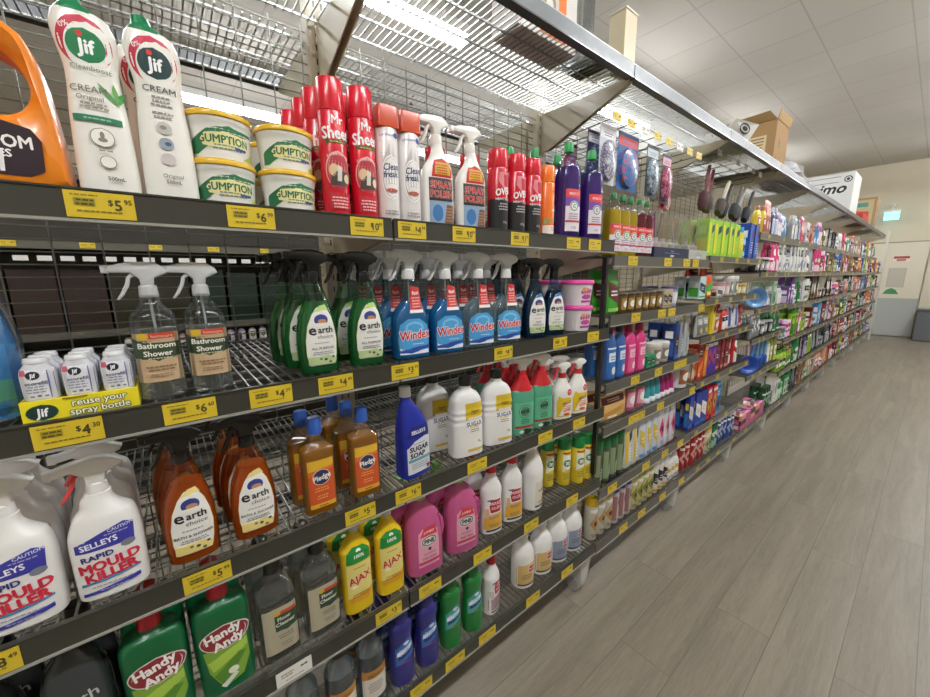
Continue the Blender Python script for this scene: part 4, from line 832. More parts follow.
def g_box(w, d, h, c, c2, c3='f0efe8', nm='carton_box', cat_='box'):
    def f():
        mb = MB(.001); mb.box(-d/2, d/2, -w/2, w/2, 0, h, M(c, 'bd', .45))
        decor(mb, Flat(d/2), art(w*1.08, h, c, c2, c3, c+c2+str(h)) if nm != 'storage_carton' else [('l',0,h*.6,w*.4,2,h*.08,c2)])
        # printed side panel too, the sides show as one walks along
        decor(mb, lambda u, v, e: (u, -w/2-e, v), [('r',-d*.4,h*.1,d*.4,h*.5,c2),('r',-d*.3,h*.6,d*.3,h*.8,c3)])
        return gtag(mb.build(nm, None), cat_)
    return simple('box', (w,d,h,c,c2,c3,nm), f)
def g_pouch(w, d, h, c, c2, c3='f2f0ea', nm='refill_pouch', cat_='packet', kind='pl'):
    def f():
        rr = random.Random(int(w*h)); P = [(0,w*.48,d*.34,2.2,0),(h*.06,w*.49,d*.5,2.3,0),(h*.4,w*.5,d*.46,2.2,0),(h*.75,w*.49,d*.3,2.1,0),(h*.93,w*.49,d*.08,2,0),(h,w*.5,1.2,2,0)]
        P = [(z,a_*(1+rr.uniform(-.03,.03)),b_,n,c_) for z,a_,b_,n,c_ in P]; P = smoothp(P, 3)
        mb = MB(.001); mb.loft([ring(*p, N=18) for p in P], M(c, kind, .22))
        decor(mb, Surf(P), art(w*.9, h, c, c2, c3, c+c2+str(h)))
        return gtag(mb.build(nm, None, True), cat_)
    return simple('pouch', (w,d,h,c,c2,c3,nm,kind), f)
def g_tub(r, h, c, lc, pc, nm='plastic_tub'):
    def f():
        mb = MB(.001); mb.lathe([(0,r*.84),(2,r*.88),(h*.86,r*.97)], M(c), n=18); decor(mb, Surf([(0,r*.88,r*.88,2,0),(h*.86,r*.98,r*.98,2,0)], True), [('r',-r*.8,h*.15,r*.8,h*.72,pc),('e',0,h*.44,r*.5,h*.18,'f0eeea')])
        o = gtag(mb.build(nm, None, True), 'tub'); mb = MB(.001); mb.lathe([(h*.85,r),(h*.97,r),(h,r*.93)], M(lc), n=18); mb.build('lid', o, True); return o
    return simple('tub', (r,h,c,lc,pc,nm), f)
def g_cone(h, r, bc, cc, nm='air_freshener'):
    def f():
        mb = MB(.001); mb.lathe([(0,r),(3,r+1),(h*.18,r*.9),(h*.2,r*.8)], M(bc), n=16); o = gtag(mb.build(nm, None, True), 'air freshener')
        mb = MB(.001); mb.lathe([(h*.2,r*.88),(h*.5,r*.8),(h*.8,r*.55),(h*.95,r*.3),(h,r*.1)], M(cc), n=16); mb.build('cover', o, True); return o
    return simple('cone', (h,r,bc,cc,nm), f)
def g_card(w, h, c, c2, c3='e8e8ea', nm='carded_pack'):
    """hanging card with a clear blister; origin at its foot"""
    def f():
        mb = MB(.001); mb.box(-1, 0, -w/2, w/2, 0, h, M(c, 'pa')); decor(mb, Flat(0), [('r',-w*.46,h*.78,w*.46,h*.94,c3),('l',0,h*.86,w*.6,2,h*.04,c2)])
        o = gtag(mb.build(nm, None), 'carded pack'); mb = MB(.001)
        mb.loft([[(x, y*k, z0+(z-z0)*k) for y, z in ell(0, h*.4, w*.44, h*.36, 14)] for x, k, z0 in ((.4,1,h*.4),(14,.95,h*.4),(20,.7,h*.4))], swirl(c, c2, c3, 28)); mb.build('blister', o, True); return o
    return simple('card', (w,h,c,c2,c3,nm), f)
def g_brush(c, c2, L=230, nm='dish_brush'):
    def f():
        mb = MB(.001); mb.tube([(0,0,L),(0,0,L*.75),(3,0,L*.45),(0,0,L*.3)], [9,11,8,9], M(c), 8)
        o = gtag(mb.build(nm, None, True), 'brush'); mb = MB(.001); mb.loft([ring(z,a,b,2.4) for z,a,b in ((0,26,16),(L*.1,38,22),(L*.34,36,22),(L*.42,14,12))], M(c2, 'ru')); mb.build('brush_head', o, True); return o
    return simple('brush', (c,c2,L,nm), f)
WORDS = {}
def fill(i, k, y, specs, x=-.02, only_front=False, z=None, where=None):
    """stand runs of products side by side along shelf k of bay i, starting at y"""
    zz = (LV[i][k] if z is None else z)+.0006; ph = where or LEVEL[i, k]
    for desc, proto, n, wd, dp, grp in specs:
        for j in range(n):
            yy = y+wd/2+j*wd
            if yy+wd/2 > J[i+1]+.004 and not where: break
            lab = f'{desc}, {ORD[j+1]} of {n}, {ph}' if n > 1 else f'{desc}, {ph}'
            dx = random.uniform(-.012, .006) if i > 2 else 0
            place(proto, x-dp/2+dx, yy, zz, lab, f'{desc}, {ph}' if n > 1 else None, rz=random.uniform(-.1, .1))
            if i < 6 and not where:
                place(proto, x-dp*1.5-.012, yy-.004, zz, f'{desc} behind {ORD[j+1]} of {n}, {ph}' if n > 1 else f'{desc} set behind another, {ph}', f'{desc}, {ph}' if n > 1 else None, rz=random.uniform(-.1, .1))
        y += n*wd
    return y
# ---------------------------------------------------------------- bay 2
a = p_disinfect('c9a40c','1f7a40','yellow_disinfectant_bottle',225,32,'e0662c'); b2 = LEVEL[2,'A']
row(a, [(1.345,-.04,'yellow disinfectant bottle, first of the small ones beside the tall purple pair',.3),(1.410,-.04,'yellow disinfectant bottle, second of the small ones',.3),(1.475,-.045,'yellow disinfectant bottle, third of the small ones beside the dark red pair',.3)], LV[2]['A'], 'small yellow disinfectant bottles')
row(p_disinfect('6c0c1c','1f7a40','red_disinfectant_bottle',225,30,'d8363c'), [(1.538,-.04,'dark red disinfectant bottle beside the yellow ones',.3),(1.598,-.04,'dark red disinfectant bottle beside the diffuser display',.3)], LV[2]['A'], 'small dark red disinfectant bottles')
# navy and grey display trays, with reed diffusers behind a clear sheet
def tray(y0, y1, c, c2, nm, lab, txt):
    t = empty(nm, (-.012, (y0+y1)/2, LV[2]['A']+.001)); tag(t, lab, 'display box'); w = (y1-y0)*500; m = M(c, 'bd', .5); mb = MB(.001)
    mb.box(-4,0,-w,w,0,44,m); mb.box(-200,-196,-w,w,0,44,m); mb.box(-196,-4,-w,-w+3,0,44,m); mb.box(-196,-4,w-3,w,0,44,m); mb.box(-196,-4,-w+3,w-3,0,2,m); mb.build('tray', t)
    artwork(Flat(0), [('t',txt,0,30,15,c2,0,0,1,.3),('l',0,20,w,1,4,c2),('r',-18,5,18,13,'d8d8dc')], t)
    mb = MB(.001); mb.box(-5.5,-4.2,-w+3,w-3,2,195,M('f2f4f5','cl',fac=0)); mb.box(-196,-5.5,w-4.2,w-3,2,195,M('f2f4f5','cl',fac=0)); mb.build('clear_sheet', t); return t
tray(1.635, 1.985, '1c2744', 'a8b0c8', 'diffuser_display_box', 'navy trimmed clear display box of reed diffusers beside the dark red bottles', 'Reed')
tray(1.995, 2.21, 'b8b8b0', '5c5c58', 'diffuser_display_box', 'grey trimmed clear display box beside the navy trimmed one', 'Home')
def p_diff(c, c2):
    r = gtag(empty('reed_diffuser'), 'reed diffuser'); mb = MB(.001); mb.lathe([(0,22),(3,25),(60,25),(72,12),(86,11)], M(c,'pl'), n=16); mb.build('jar', r, True)
    mb = MB(.001)
    for k in range(5): t = k*1.26; mb.tube([(0,0,30),(26*math.cos(t),26*math.sin(t),186)], 1.8, M(c2,'bd'), 5)
    mb.build('reed', r); return r
d1 = p_diff('e6c8d0','8c4470'); d2 = p_diff('d8ccb8','b89c60'); d3 = p_diff('c8b8b0','c8a890')
for k, (y, p, n) in enumerate(((1.665,d1,'pink'),(1.735,d1,'pink'),(1.805,d2,'gold'),(1.875,d2,'gold'),(1.945,d3,'beige'),(2.05,d3,'beige'),(2.14,d3,'beige'))):
    place(p, -.06, y, LV[2]['A']+.0035, f'{n} reed diffuser, {ORD[k+1]} of the seven in the clear display boxes', 'reed diffusers', rz=k)
B = g_box; G = lambda c: c
fill(2,'B',1.325,[('bright green refill pouch', g_pouch(90,40,170,'3f9a34','8cc850'),1,.10,.05,0),('brown patterned candle tin', g_tub(28,80,'6a4c24','3c2c18','a88a4c','candle_tin'),6,.062,.06,0),('pale candle box', g_box(40,50,85,'b8ac90','8c7c5c','e8e0c8'),2,.045,.06,0),('lilac tub', g_tub(38,95,'a8a0c8','6c5c94','dcd8e8'),1,.085,.08,0)])
fill(2,'C',1.345,[('blue toilet gel bottle', g_bot(225,36,26,'2c5a9c','1c2c3c','2f6ab0','dfe8f0'),2,.078,.055,0),('tall pink bottle with dark red cap', g_bot(215,40,28,'d8307c','a81838','e05a90','f0c8d8'),2,.09,.06,0),('small green box', g_box(40,40,55,'1f8a58','58b07c'),2,.045,.05,0),('clear plastic canister', g_tub(40,100,'c8c4bc','e0dcd4','8c7c70'),2,.085,.09,0),('dark blue carton', g_box(60,60,180,'1c3c84','3c68b4'),1,.065,.06,0),('silver foil packet', g_pouch(70,24,200,'b8bcc0','8c949c','e6e8ea'),2,.075,.03,0)])
fill(2,'D',1.32,[('gold foil packet', g_pouch(210,40,110,'d8b06c','b8843c','f0dcb0'),1,.22,.05,0),('pink tub with green lid', g_tub(40,120,'c86484','0c7c3c','e8a8b8'),2,.085,.08,0),('teal air freshener', g_cone(120,26,'e4eef0','3c9aa4'),3,.055,.06,0),('magenta air freshener', g_cone(115,24,'f0e4e8','a82870'),3,.052,.06,0)])
place(g_tub(62,140,'dfe2e6','eceae6','a86a44','white_bucket'), -.075, 2.135, LV[2]['D']+.0006, 'large white bucket with brown picture label near the silver foil packets', None)
fill(2,'E',1.315,[('dark patterned can with green cap', g_can(200,27,'48583c','0f6a34','8ca078'),4,.058,.055,0),('yellow tipped freshener pack', g_pouch(62,26,205,'d0d4dc','e2c22c','e8eaf0'),2,.066,.03,0),('blue tipped freshener pack', g_pouch(62,26,205,'ccd2dc','4c84c8','e8eaf0'),3,.066,.03,0),('pink tipped freshener pack', g_pouch(62,26,205,'d2d2dc','d03c64','e8eaf0'),3,.066,.03,0)])
fill(2,'F',1.30,[('yellow capped spray can', g_can(198,27,'ccc8b8','dcb41c','b8925c'),3,.06,.055,0),('violet capped spray can', g_can(195,25,'c4c0c8','4c3a9c','a0706c'),3,.055,.05,0),('pale yellow spray can', g_can(198,26,'cfc88c','bcc05c','8c8c3c'),4,.056,.05,0),('white and gold spray can', g_can(200,26,'eae6de','f0eeea','d8a42c'),3,.056,.05,0),('small white bottle', g_bot(140,24,20,'e4e2e0','f0f0f0','a8a0a4'),3,.05,.05,0)])
# pegs with carded packs above the first product shelf of bay 2
def peg(y, z, lab, white):
    e = empty('display_hook', (XBK+.005, y, z)); tag(e, lab, 'hook', 'hooks under the second canopy'); mb = MB(); mb.tube([(0,0,0),(.28,0,0),(.3,0,.01)], .0022, dkw); mb.tube([(0,0,.02),(.33,0,.035)], .0018, dkw); mb.build('prongs', e)
    t = price_tag(e, .035-.0, .055, x=.33, white=white, s=.85); t.location = (.331, 0, .05); return e
for k in range(8):
    y = 1.33+k*.105; peg(y, 1.905, f'{ORD[k+1]} wire hook with small price card under the canopy of the third bay', k in (2, 5))
def hang(proto, y, x, z, lab, rz=0): place(proto, x, y, z, lab, None, rz)
hang(g_card(95,190,'48386c','3c5c9c'), 1.33, -.12, 1.725, 'violet carded pack hanging above the yellow bottles')
hang(g_card(105,200,'c8ccd4','4c3c6c','e8e8f0'), 1.335, -.07, 1.72, 'white and violet carded pack hanging over the purple bottles')
hang(g_card(150,205,'2f5f9c','3f7ab8','d84c48','sponge_pack'), 1.48, -.07, 1.715, 'blue sponge pack with red header hanging above the dark red bottles')
hang(g_card(100,200,'3c4450','8ca0b0','c8d0d8'), 1.66, -.06, 1.71, 'grey carded pack hanging beside the blue sponge pack')
hang(g_card(85,200,'44304c','c04c6c','d8b0c0'), 1.79, -.06, 1.70, 'dark pink carded pack hanging above the diffusers')
hang(g_card(60,130,'b82c30','5c2c34','e8d8d8'), 1.93, -.13, 1.70, 'small red carded pack hanging above the diffusers')
hang(g_card(60,130,'d4d0d0','c03c44','2c2c30'), 2.0, -.15, 1.69, 'small white and red carded pack hanging near the third upright')
hang(g_card(80,180,'a43058','7c3c8c'), 1.28, -.19, 1.70, 'magenta carded pack hanging behind the tall purple bottles')
# ---------------------------------------------------------------- bay 3
fill(3,'A',2.24,[('lime green sponge packet', g_box(92,60,190,'94cc24','dcd82c','b8e04c','sponge_pack','packet'),5,.098,.07,0),('yellow cloth packet', g_box(80,50,150,'e0d01c','b0c81c','f0ec90','sponge_pack','packet'),1,.085,.06,0),('pale blue bottle', g_bot(190,30,26,'58a8d8','4898d0','3c88c8','a8d4ec'),1,.07,.06,0),('blue carton', g_box(120,70,215,'1c44a0','2c64c8'),2,.125,.08,0)])
hs = [('6c2430','482028'),('782c34','3c3430'),('d0c8b0','4c4038'),('34343c','1c1c20'),('58585c','2c2c30'),('9c9890','3c3c40'),('444448','242428')]
for k, (c, c2) in enumerate(hs):
    y = 2.30+k*.115; p = g_brush(c, c2, 230, 'dish_brush'); o = place(p, -.09-.02*(k % 2), y, 1.73, f'{["dark red","brown red","cream","black","grey","silver","charcoal"][k]} handled brush hanging above the lime packets', None); o.rotation_euler = (-.6 if k > 1 else -.2, 0, 0)
for k in range(6): peg(2.32+k*.14, 1.965, f'{ORD[k+1]} wire hook with white price card under the canopy of the fourth bay', True)
fill(3,'B',2.235,[('tall green and white pack', g_box(70,60,120,'c8dce0','4caa3c'),1,.08,.07,0),('orange and green refill pack', g_pouch(130,60,205,'e8581c','48a83c','f0dc6c'),1,.14,.07,0),('white tealight box', g_box(100,70,60,'d8d8d4','3c3c44','a8a8a8'),1,.11,.08,0),('pink candle jar', g_tub(34,85,'c89ca0','b08c8c','e8d4d4','candle_jar'),2,.075,.07,0),('silver candle jar', g_tub(30,120,'c8c8c4','e4e4e0','7c8c78','candle_jar'),2,.07,.07,0),('gold candle jar', g_tub(34,70,'b08c3c','c8a850','e8d8a0','candle_jar'),2,.078,.07,0)])
fill(3,'C',2.235,[('grey foil packet', g_pouch(80,30,120,'b4b4b4','747478'),2,.09,.04,0),('tall yellow box', g_box(60,60,185,'e2cc1c','c8b018','f0e878'),1,.07,.07,0),('white jar with brown lid', g_tub(30,110,'e8e4de','a87c54','c86c4c'),2,.065,.07,0),('red and white bottle', g_bot(150,28,24,'c83c2c','f0f0ee','e8dcd8'),2,.065,.06,0),('blue and white packet', g_pouch(90,30,150,'e0e2e8','3c5ca8'),2,.095,.04,0),('red box', g_box(60,60,140,'b83034','d8c8c0'),1,.07,.07,0)])
fill(3,'D',2.235,[('brown carton', g_box(60,60,180,'a86c44','d8c8b0'),1,.065,.07,0),('red mop refill box', g_box(45,60,205,'c43428','e8883c','f0c8a0'),2,.05,.07,0),('orange box', g_box(45,60,190,'dc7820','e8b040'),1,.05,.07,0),('purple box', g_box(70,60,200,'48289c','b43c6c'),2,.075,.07,0),('dark red carton', g_box(60,60,190,'8c2028','c89c8c'),3,.068,.07,0),('red wrapped packet', g_pouch(80,40,200,'b42c30','d8d4cc'),2,.09,.05,0)])
fill(3,'E',2.235,[('blue carded pack', g_box(80,26,200,'243c9c','3c78c8','d8c83c'),3,.085,.03,0),('red carded pack', g_box(80,26,200,'c82c2c','d8a83c'),2,.085,.03,0),('sky blue carded pack', g_box(80,26,200,'3c9cc8','2c6c98'),1,.085,.03,0)])
fill(3,'F',2.225,[('red capped red spray can', g_can(198,27,'b01c1c','c02020','d8a49c'),6,.058,.055,0),('cream spray can', g_can(180,25,'dcd4bc','e0c44c','a8a06c'),2,.054,.05,0),('green spray can', g_can(200,26,'1c7a40','0f5a2c','8cb49c'),2,.056,.05,0),('blue patterned spray can', g_can(200,26,'2c50a0','d8dce4','a8b8d8'),5,.056,.05,0)])
# second small file of red cans behind
# ---------------------------------------------------------------- bays 4 to 12, smaller and smaller in view
PAL = {'red':('b4242c','e4c8c0'),'blue':('2c58a8','c8d8ec'),'sky blue':('5c9cd0','e4eef4'),'white':('e6e4e0','8c98a8'),'pink':('d8447c','f0d0dc'),'green':('2c8448','d0e4c8'),'lime':('a4c82c','4c8c34'),'yellow':('e0c42c','a8582c'),'orange':('dc7428','f0dcb0'),'purple':('6c3c8c','d8c8e4'),'silver':('b4b8bc','5c6470'),'brown':('7c5438','d8c4a8'),'black':('2c2c30','a8a8ac'),'navy':('1c2c5c','b8c4dc'),'magenta':('c42c94','f0d0e8'),'cream':('dcd0b4','9c8464'),'grey':('84888c','d8d8d8'),'peach':('dca48c','a8584c'),'teal':('2c8c8c','d0e8e4')}
DK = {'dark red':('6c1820','c89088'),'charcoal':('34383c','8c9498'),'dark green':('1c4030','8cac90'),'deep purple':('3c2050','a890b8'),'dark brown':('40281c','b08c68'),'tan':('a8845c','5c4430'),'slate':('4c5864','b0bcc8'),'olive':('6c6c2c','c8c48c'),'crimson':('a0182c','e8d4d0')}
PAL.update(DK)
THEME = {4:['white blue silver black pink'.split(),'blue sky-blue white silver'.split(),'grey black green silver'.split(),'blue navy sky-blue silver'.split(),'yellow peach pink cream'.split()],
 5:['white blue yellow silver'.split(),'green white purple pink'.split(),'white lime yellow magenta'.split(),'green lime white black'.split(),'green brown black white'.split()]}
KN = ['can','bot','box','pouch','tub']
rr = random.Random(11)
def gen(kind, h, cn):
    c, c2 = PAL[cn]
    if kind == 'can': return g_can(h, 26, c, c2 if rr.random() < .4 else c, c2), .058, .055, f'{cn} spray can'
    if kind == 'bot': return g_bot(h, 32, 24, c, c2, c2), .07, .055, f'{cn} bottle'
    if kind == 'box': return g_box(70, 60, h, c, c2), .075, .065, f'{cn} box'
    if kind == 'pouch': return g_pouch(84, 40, h, c, c2), .09, .05, f'{cn} packet'
    return g_tub(34, h*.6, c, c2, c2), .074, .075, f'{cn} tub'
def g_ring(c, R=58, r=22, nm='plastic_basin'):
    def f():
        mb = MB(.001); P = [(R*.55,0),(R,4),(R+r*.8,r),(R+r,2*r),(R*.9,2*r-4),(R*.5,r),(R*.2,r*.8)]
        mb.lathe([(z, q) for q, z in [(R*.5,0),(R,6),(R+8,r),(R+12,2*r),(R,2*r-3),(R*.6,r*.7),(R*.3,r)]], M(c), n=24); return gtag(mb.build(nm, None, True), 'basin')
    return simple('ring', (c,R,r), f)
def lying(proto, y, x, z, lab, rx=0, ry=PI/2, rz=0):
    o = place(proto, x, y, z, lab, None); o.rotation_euler = (rx, ry, rz); return o
o = place(g_ring('6c9cd0'), -.06, 3.30, LV[4]['B']+.073, 'pale blue round basin standing on edge on the fourth shelf up, fifth bay', None); o.rotation_euler = (0, PI/2, -.85)
fill(4,'B',3.42,[('lilac packet', g_pouch(95,50,110,'b8a4cc','e4d8ec'),2,.10,.06,0),('pale green folder pack', g_box(40,60,180,'a8c8a4','6c9c74'),2,.05,.07,0),('silver bottle', g_bot(150,30,24,'b4b8bc','5c6470','d8d8d8'),3,.07,.06,0)])
o = place(g_ring('2c58c0', 56, 22), -.05, 3.28, LV[4]['D']+.071, 'bright blue round basin standing on edge on the second shelf up, fifth bay', None); o.rotation_euler = (0, PI/2, -.85)
for kk in range(7):
    place(g_brush('c89ca4' if kk % 2 else '5c9cd0','1c4c9c',200), -.05-.05*(kk % 2), 3.41+.055*kk, LV[4]['D']+.0006, f'blue headed brush with {"pink" if kk % 2 else "sky blue"} handle, {ORD[kk+1]} of seven, second shelf up, fifth bay', None)
fill(4,'D',3.80,[('pale green tall bottle', g_bot(215,32,24,'c8d4b8','8cac7c','e4e8dc'),1,.07,.06,0),('olive bottle', g_bot(220,34,26,'8c9430','6c6c2c','b8b84c'),2,.075,.06,0)])
pk = g_box(110,34,130,'c45c8c','e8c0d0',nm='soap_pack',cat_='packet'); pk2 = g_box(110,34,130,'e0a08c','6c3c3c',nm='soap_pack',cat_='packet'); pk3 = g_box(110,34,130,'4c2430','c86c8c',nm='soap_pack',cat_='packet')
for r_ in range(3):
    for c_ in range(5):
        p_ = (pk, pk2, pk3)[(r_*2+c_*3+r_*c_) % 3]; cn_ = ('pink', 'peach', 'dark maroon')[(r_*2+c_*3+r_*c_) % 3]
        lying(p_, 3.24+c_*.115, -.005, LV[4]['E']+.0185+.036*r_, f'{cn_} soap packet lying flat, {("lower", "middle", "upper")[r_]} layer, {ORD[c_+1]} pile of five, bottom shelf, fifth bay', 0, -PI/2)
fill(4,'E',3.84,[('dark green spray can', g_can(190,27,'1c5c34','0f3c20','8cb49c'),3,.06,.055,0)])
for i in range(4, 13):
    for q, k in enumerate('ABCDE'):
        if i == 4 and k in 'BDE': continue
        gap = (LV[i]['ABCDE'[q-1]] if q else 1.66)-LV[i][k]
        y = J[i]+.02; used = set(); sp = []; pal = [p.replace('-', ' ') for p in THEME[i][q]] if i in THEME else rr.sample(list(PAL), 4)+rr.sample(list(DK), 3)
        y1 = J[i+1]-.02; guard = 0
        while y < y1-.06 and guard < 40:
            guard += 1; cn = rr.choice(pal); kd = rr.choice(KN); h = round(min(gap-.045, rr.choice((.15,.18,.21,.24,.26)))*1000/10)*10
            if kd == 'tub': h = min(h+30, 170)
            if (cn, kd) in used: continue
            used.add((cn, kd)); p, wd, dp, ds = gen(kd, h, cn); n = rr.choice((1,2,2,3,3,4)) if i < 9 else rr.choice((1,2,3))
            n = min(n, int((y1-y)/wd))
            if n < 1: continue
            sp.append((ds, p, n, wd, dp, 0)); y += n*wd
        fill(i, k, J[i]+.02, sp, x=-.012)
# upper half shelf and things hanging over bays 4 to 12
for i in range(4, 12):
    shelf(J[i], J[i+1], 1.66, far=True, label=f'short upper wire shelf under the canopy of the {bayname(i)}', group='short upper shelves', tags=[J[i]+.2, J[i]+.6], d=.3, rail='grey', x=-.03)
    y = J[i]+.03; pal = rr.sample(list(PAL), 5)
    if i == 4: pal = ['yellow','peach','navy','purple','sky blue']
    if i == 7: pal = ['black','red','silver','white','pink']
    sp = []
    for cn in pal:
        kd = rr.choice(['pouch','box','bot']); p, wd, dp, ds = gen(kd, rr.choice((180, 200, 230)), cn); sp.append((ds, p, 2, wd, dp, 0))
    ph = f'short upper shelf, {bayname(i)}'
    fill(i, 'A', y, sp, x=-.045, z=1.66, where=ph)
# ================================================================== things on the canopy
ZT = 2.0415
e = empty('square_post', (-.0, 1.272, ZT+.0)); tag(e, 'square cream post standing on the canopy edge at its first visible joint', 'post')
mb = MB(); mb.box(-.028, .028, -.035, .035, 0, .165, M('dccfae', 'pl', .5), .002); mb.build('post_body', e)
mb = MB(); mb.box(-.03, .03, -.037, .037, .1655, .17, M('e6dcc2')); mb.build('end_cap', e)
e = empty('boxed_product', (-.13, .955, ZT)); tag(e, 'orange and white retail box wrapped in clear film on the canopy beside the cream post', 'box')
mb = MB(); mb.box(.0, .1, -.14, .11, 0, .3, M('e0dcd6', 'bd')); mb.build('carton', e)
artwork(Flat(100), [('r',-130,10,60,290,'e8761c'),('p',[(-130,0),(-60,0),(-40,60),(-130,70)],'e6e2dc'),('e',-20,100,46,52,'c8c0b4'),('e',-20,90,32,38,'8c7c70'),('e',-14,80,16,28,'d8d0c8'),('r',-100,230,60,260,'f0ece4')], e)
mb = MB(); mb.box(.0, .115, .115, .19, 0, .27, M('e4e8ea','cl',fac=.9), .02); mb.build('film_wrap', e)
mb = MB(); mb.box(-.155,-.02,1.12,1.17,ZT,ZT+.02,M('5c6450','bd')) if False else mb.box(-.11,-.0,1.135,1.20,ZT,ZT+.02,M('5c6450','bd'));  tag(mb.build('flat_box'), 'flat dark green box lying on the canopy seen through its wires', 'box')
e = empty('cardboard_carton', (-.185, 3.165, ZT)); tag(e, 'open brown cardboard carton with pale label on the canopy', 'carton'); kb = M('a8855a', 'bd'); kb2 = M('c0a070', 'bd')
mb = MB(); t = .004; W2 = .195; D2 = .135; H2 = .27
mb.box(W2-t, W2, -D2, D2, 0, H2, kb); mb.box(-W2, -W2+t, -D2, D2, 0, H2, kb); mb.box(-W2+t, W2-t, -D2, -D2+t, 0, H2, kb); mb.box(-W2+t, W2-t, D2-t, D2, 0, H2, kb); mb.box(-W2+t, W2-t, -D2+t, D2-t, 0, t, kb); mb.build('carton_body', e)
FY = lambda y0: (lambda u, v, e_: (u/1000 if False else u, y0-e_, v))
artwork(lambda u, v, e_: (u, -135-e_, v), [('r',60,30,150,190,'d8c49c'),('l',105,170,70,7,18,'6c5434'),('l',-60,150,120,3,20,'4c3c24'),('r',-130,120,-70,150,'c8c03c')], e, 'print')
artwork(Flat(195), [('p',[(-60,120),(-30,120),(-30,160),(-45,175),(-60,160)],'4c3c24'),('r',-100,30,-70,60,'4c3c24')], e, 'side_print')
def flap(vs, nm='flap'):
    mb = MB(); a = [Vector(v) for v in vs]; n = (a[1]-a[0]).cross(a[2]-a[0]).normalized()*.003
    mb.add([tuple(v) for v in a]+[tuple(v+n) for v in a], [(0,1,2,3),(7,6,5,4),(0,4,5,1),(1,5,6,2),(2,6,7,3),(3,7,4,0)], kb2); mb.build(nm, e)
flap([(W2,-D2,H2),(W2,D2,H2),(W2+.012,D2,H2+.05),(W2+.012,-D2,H2+.05)]); flap([(-W2,-D2,H2),(W2,-D2,H2),(W2-.03,-D2-.05,H2+.04),(-W2,-D2-.05,H2+.02)]); flap([(-W2,D2,H2),(W2,D2,H2),(W2,D2+.02,H2+.07),(-W2,D2+.02,H2+.07)])
e = empty('white_card_box', (-.12, 2.36, ZT)); tag(e, 'low open white box with a dark oval emblem in front of the brown carton', 'box')
mb = MB(); mb.box(-.1,.12,-.1,.22,0,.05,M('d8d6d0','bd')); mb.build('carton', e)
mb = MB(); mb.add([(.12,-.1,.05),(.12,.22,.05),(.15,.27,.14),(.15,-.08,.09),(.117,-.1,.052),(.117,.22,.052),(.147,.27,.142),(.147,-.08,.092)],[(0,1,2,3),(7,6,5,4),(0,3,7,4),(1,5,6,2),(3,2,6,7),(0,4,5,1)],M('e4e2dc','bd')); mb.build('flap', e)
artwork(lambda u, v, e_: (122+(v-50)*.5+e_, u, v), [('e',90,84,70,20,'24242a'),('e',90,84,58,13,'d8d6d0'),('e',90,84,36,9,'24242a')], e, 'emblem')
rr2 = random.Random(5); mb = MB(); R = []
for z, s1 in ((0,.9),(.03,1.05),(.08,1),(.12,.8),(.15,.4)): R.append([(-.1+.13*s1*math.cos(t)+rr2.uniform(-.02,.02), 3.75+.36*s1*math.sin(t)+rr2.uniform(-.03,.03), ZT+z+.001+(rr2.uniform(-.012,.02) if z else 0)) for t in [2*PI*k/18 for k in range(18)]])
mb.loft(R, M('dcdce4','jl',.15,.55)); tag(mb.build('plastic_bag'), 'crumpled clear plastic bag on the canopy between the carton and the white box', 'plastic bag')
e = empty('appliance_box', (-.2, 6.3, ZT)); tag(e, 'large white box with black italic lettering on the canopy', 'box')
mb = MB(); mb.box(-.42,.225,-.25,.25,0,.44,M('dfe0de','bd')); mb.build('carton', e)
artwork(lambda u, v, e_: (u, -250-e_, v), [('t','ultimo',-30,285,150,'1c1c20',0,.03,1.0,.3),('l',-60,345,380,1,14,'3c3c40'),('l',20,130,160,1,14,'5c5c60'),('l',-40,400,320,1,14,'5c5c60'),('e',175,370,34,34,'3c3c40'),('e',175,370,24,24,'dfe0de'),('e',175,370,14,16,'3c3c40'),('e',110,70,18,18,'6c6c70')], e)
e = empty('tilted_picture_box', (-.25, 8.6, ZT)); tag(e, 'brown edged box with red and green picture leaning at the canopy end', 'box')
mb = MB(); mb.box(-.27,.27,-.15,.15,0,.46,M('a08460','bd')); mb.build('carton', e); artwork(lambda u, v, e_: (u, -150-e_, v), [('r',-240,30,240,430,'b8a880'),('p',[(-240,40),(200,40),(200,260),(-240,310)],'c84438'),('r',-200,330,180,390,'4c8c7c'),('e',60,170,90,80,'e0a090')], e)
mb = MB(); mb.box(-.2,.02,7.2,7.8,ZT,ZT+.11,M('c03c30','bd')); tag(mb.build('red_carton'),'low red carton on the canopy past the large white box','carton')
# ================================================================== next aisle, glimpsed through the mesh
g2 = empty('far_gondola', (-2.75, 0, 0)); tag(g2, 'dark shelving unit across the next aisle seen through the mesh', 'shelving unit')
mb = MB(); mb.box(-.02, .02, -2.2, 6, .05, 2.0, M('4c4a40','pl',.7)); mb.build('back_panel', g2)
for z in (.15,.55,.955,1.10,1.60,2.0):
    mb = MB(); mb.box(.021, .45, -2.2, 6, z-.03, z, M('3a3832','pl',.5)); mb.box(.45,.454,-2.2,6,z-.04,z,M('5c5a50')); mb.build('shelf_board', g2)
for k in range(12): t = price_tag(g2, .1+k*.14-.4, .955, x=.4545, s=.9); 
for k in range(9): t = price_tag(g2, -1.2+k*.3, 1.60, x=.4545, s=.9)
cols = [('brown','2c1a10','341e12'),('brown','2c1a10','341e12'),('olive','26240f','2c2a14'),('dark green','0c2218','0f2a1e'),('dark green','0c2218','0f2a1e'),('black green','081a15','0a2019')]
p = None
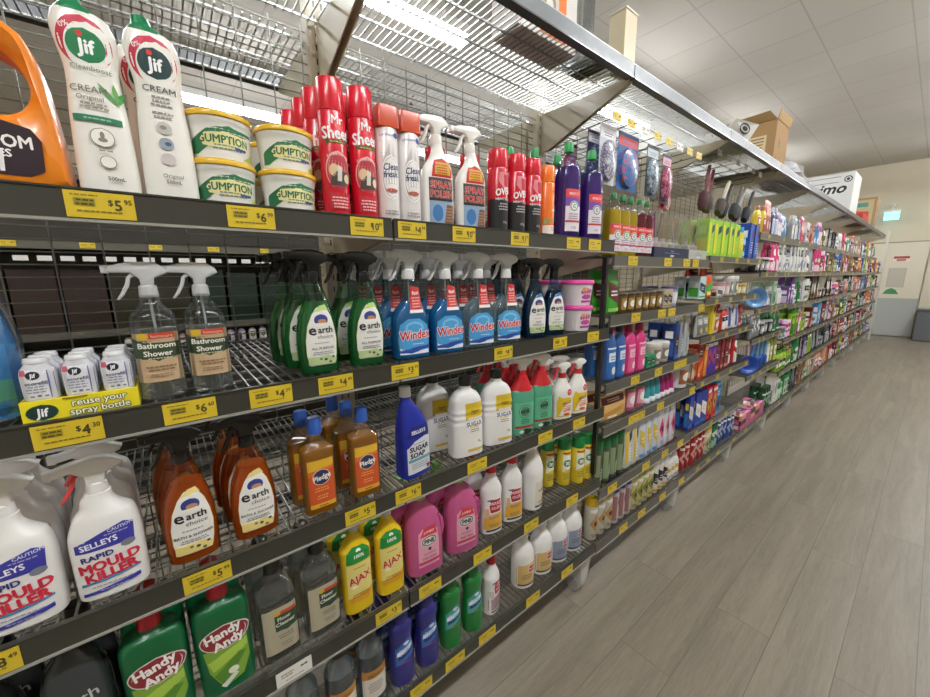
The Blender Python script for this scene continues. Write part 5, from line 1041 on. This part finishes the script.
for k in range(14):
    cn, c, c2 = cols[min(k//2, 5)] if k < 12 else cols[4]
    y = -.95+k*.2; pr = g_box(180,150,350 if k < 7 else 330,c,c2,c2,'storage_carton','carton')
    place(pr, -2.42, y, 1.1005, f'{cn} carton on the shelving across the next aisle, {ORD[k+1]} along', None)
for k in range(16):
    c = ['dfe8d8','dfe8d8','e0b8c0','e0b8c0','b8a0d0','e4e4e4'][k//2 % 6]; n_ = ['pale green','pale green','pink','pink','violet','white'][k//2 % 6]
    place(g_bot(100,24,22,c,'1c1c1c','3c3c40'), -2.36, -.2+k*.068, .9555, f'small {n_} bottle on the shelf across the next aisle, {ORD[k+1]} along', None)
# paired white price cards hanging on hooks over there
for k in range(20):
    y = -.55+k*.085; e = empty('display_hook', (-2.72, y, 1.49)); tag(e, f'wire hook with white price card across the next aisle, {ORD[k+1]} along', 'hook')
    mb = MB(); mb.tube([(.02,0,0),(.5,0,0)], .002, dkw, 4); mb.build('prongs', e); t = price_tag(e, 0, .03, x=.5, white=True, s=.75); 
for k, (c, n_, h, w_) in enumerate((('b8babe','pale grey',240,500),('2c3c6c','navy',220,260),('22242a','black',180,380),('e4e2da','white',280,420),('c8ccd0','grey',240,400),('e0ddd4','cream',330,420))):
    if k > 2: break
    y = -1.6+k*.5; place(g_box(w_,300,h,c,'b8bcc4','8c98a8','stock_carton','carton'), -2.5, y, 2.001, f'{n_} stock carton on top of the shelving across the next aisle', None)
EXPO = 0.62
# ================================================================== camera and picture settings
cam = bpy.data.cameras.new('camera'); co = bpy.data.objects.new('camera', cam); C.objects.link(co)
yaw, pit, rol, f = 0.897129116, 0.188830338, -0.00977069538, 373.5708
F = Vector((-math.sin(yaw)*math.cos(pit), math.cos(yaw)*math.cos(pit), -math.sin(pit))); R_ = Vector((math.cos(yaw), math.sin(yaw), 0)); U = R_.cross(F)
c, s_ = math.cos(rol), math.sin(rol); R2 = c*R_+s_*U; U2 = -s_*R_+c*U
m = Matrix((R2, U2, -F)).transposed().to_4x4(); m.translation = Vector((.755, 0, 1.387)); co.matrix_world = m
cam.sensor_width = 36; cam.lens = f/930*36; cam.clip_start = .02; cam.clip_end = 60
sc = bpy.context.scene; sc.camera = co
for o in [o for o in sc.objects if o.parent is None and o.type in ('MESH', 'EMPTY') and 'label' not in o.keys() and 'kind' not in o.keys()]:
    for ch in list(o.children_recursive): bpy.data.objects.remove(ch)
    bpy.data.objects.remove(o)   # samples of goods no shelf had room for
w = bpy.data.worlds.new('world'); sc.world = w; w.use_nodes = True; w.node_tree.nodes['Background'].inputs[0].default_value = (.9, .93, 1, 1); w.node_tree.nodes['Background'].inputs[1].default_value = .2
vs = sc.view_settings; vs.view_transform = 'Standard'; vs.look = 'None'; vs.gamma = 1; vs.use_curve_mapping = False; vs.exposure = EXPO
sc.cycles.transparent_max_bounces = 24; sc.cycles.max_bounces = 8; sc.cycles.diffuse_bounces = 5; sc.cycles.glossy_bounces = 3; sc.cycles.sample_clamp_indirect = 6
sc.cycles.use_denoising = True
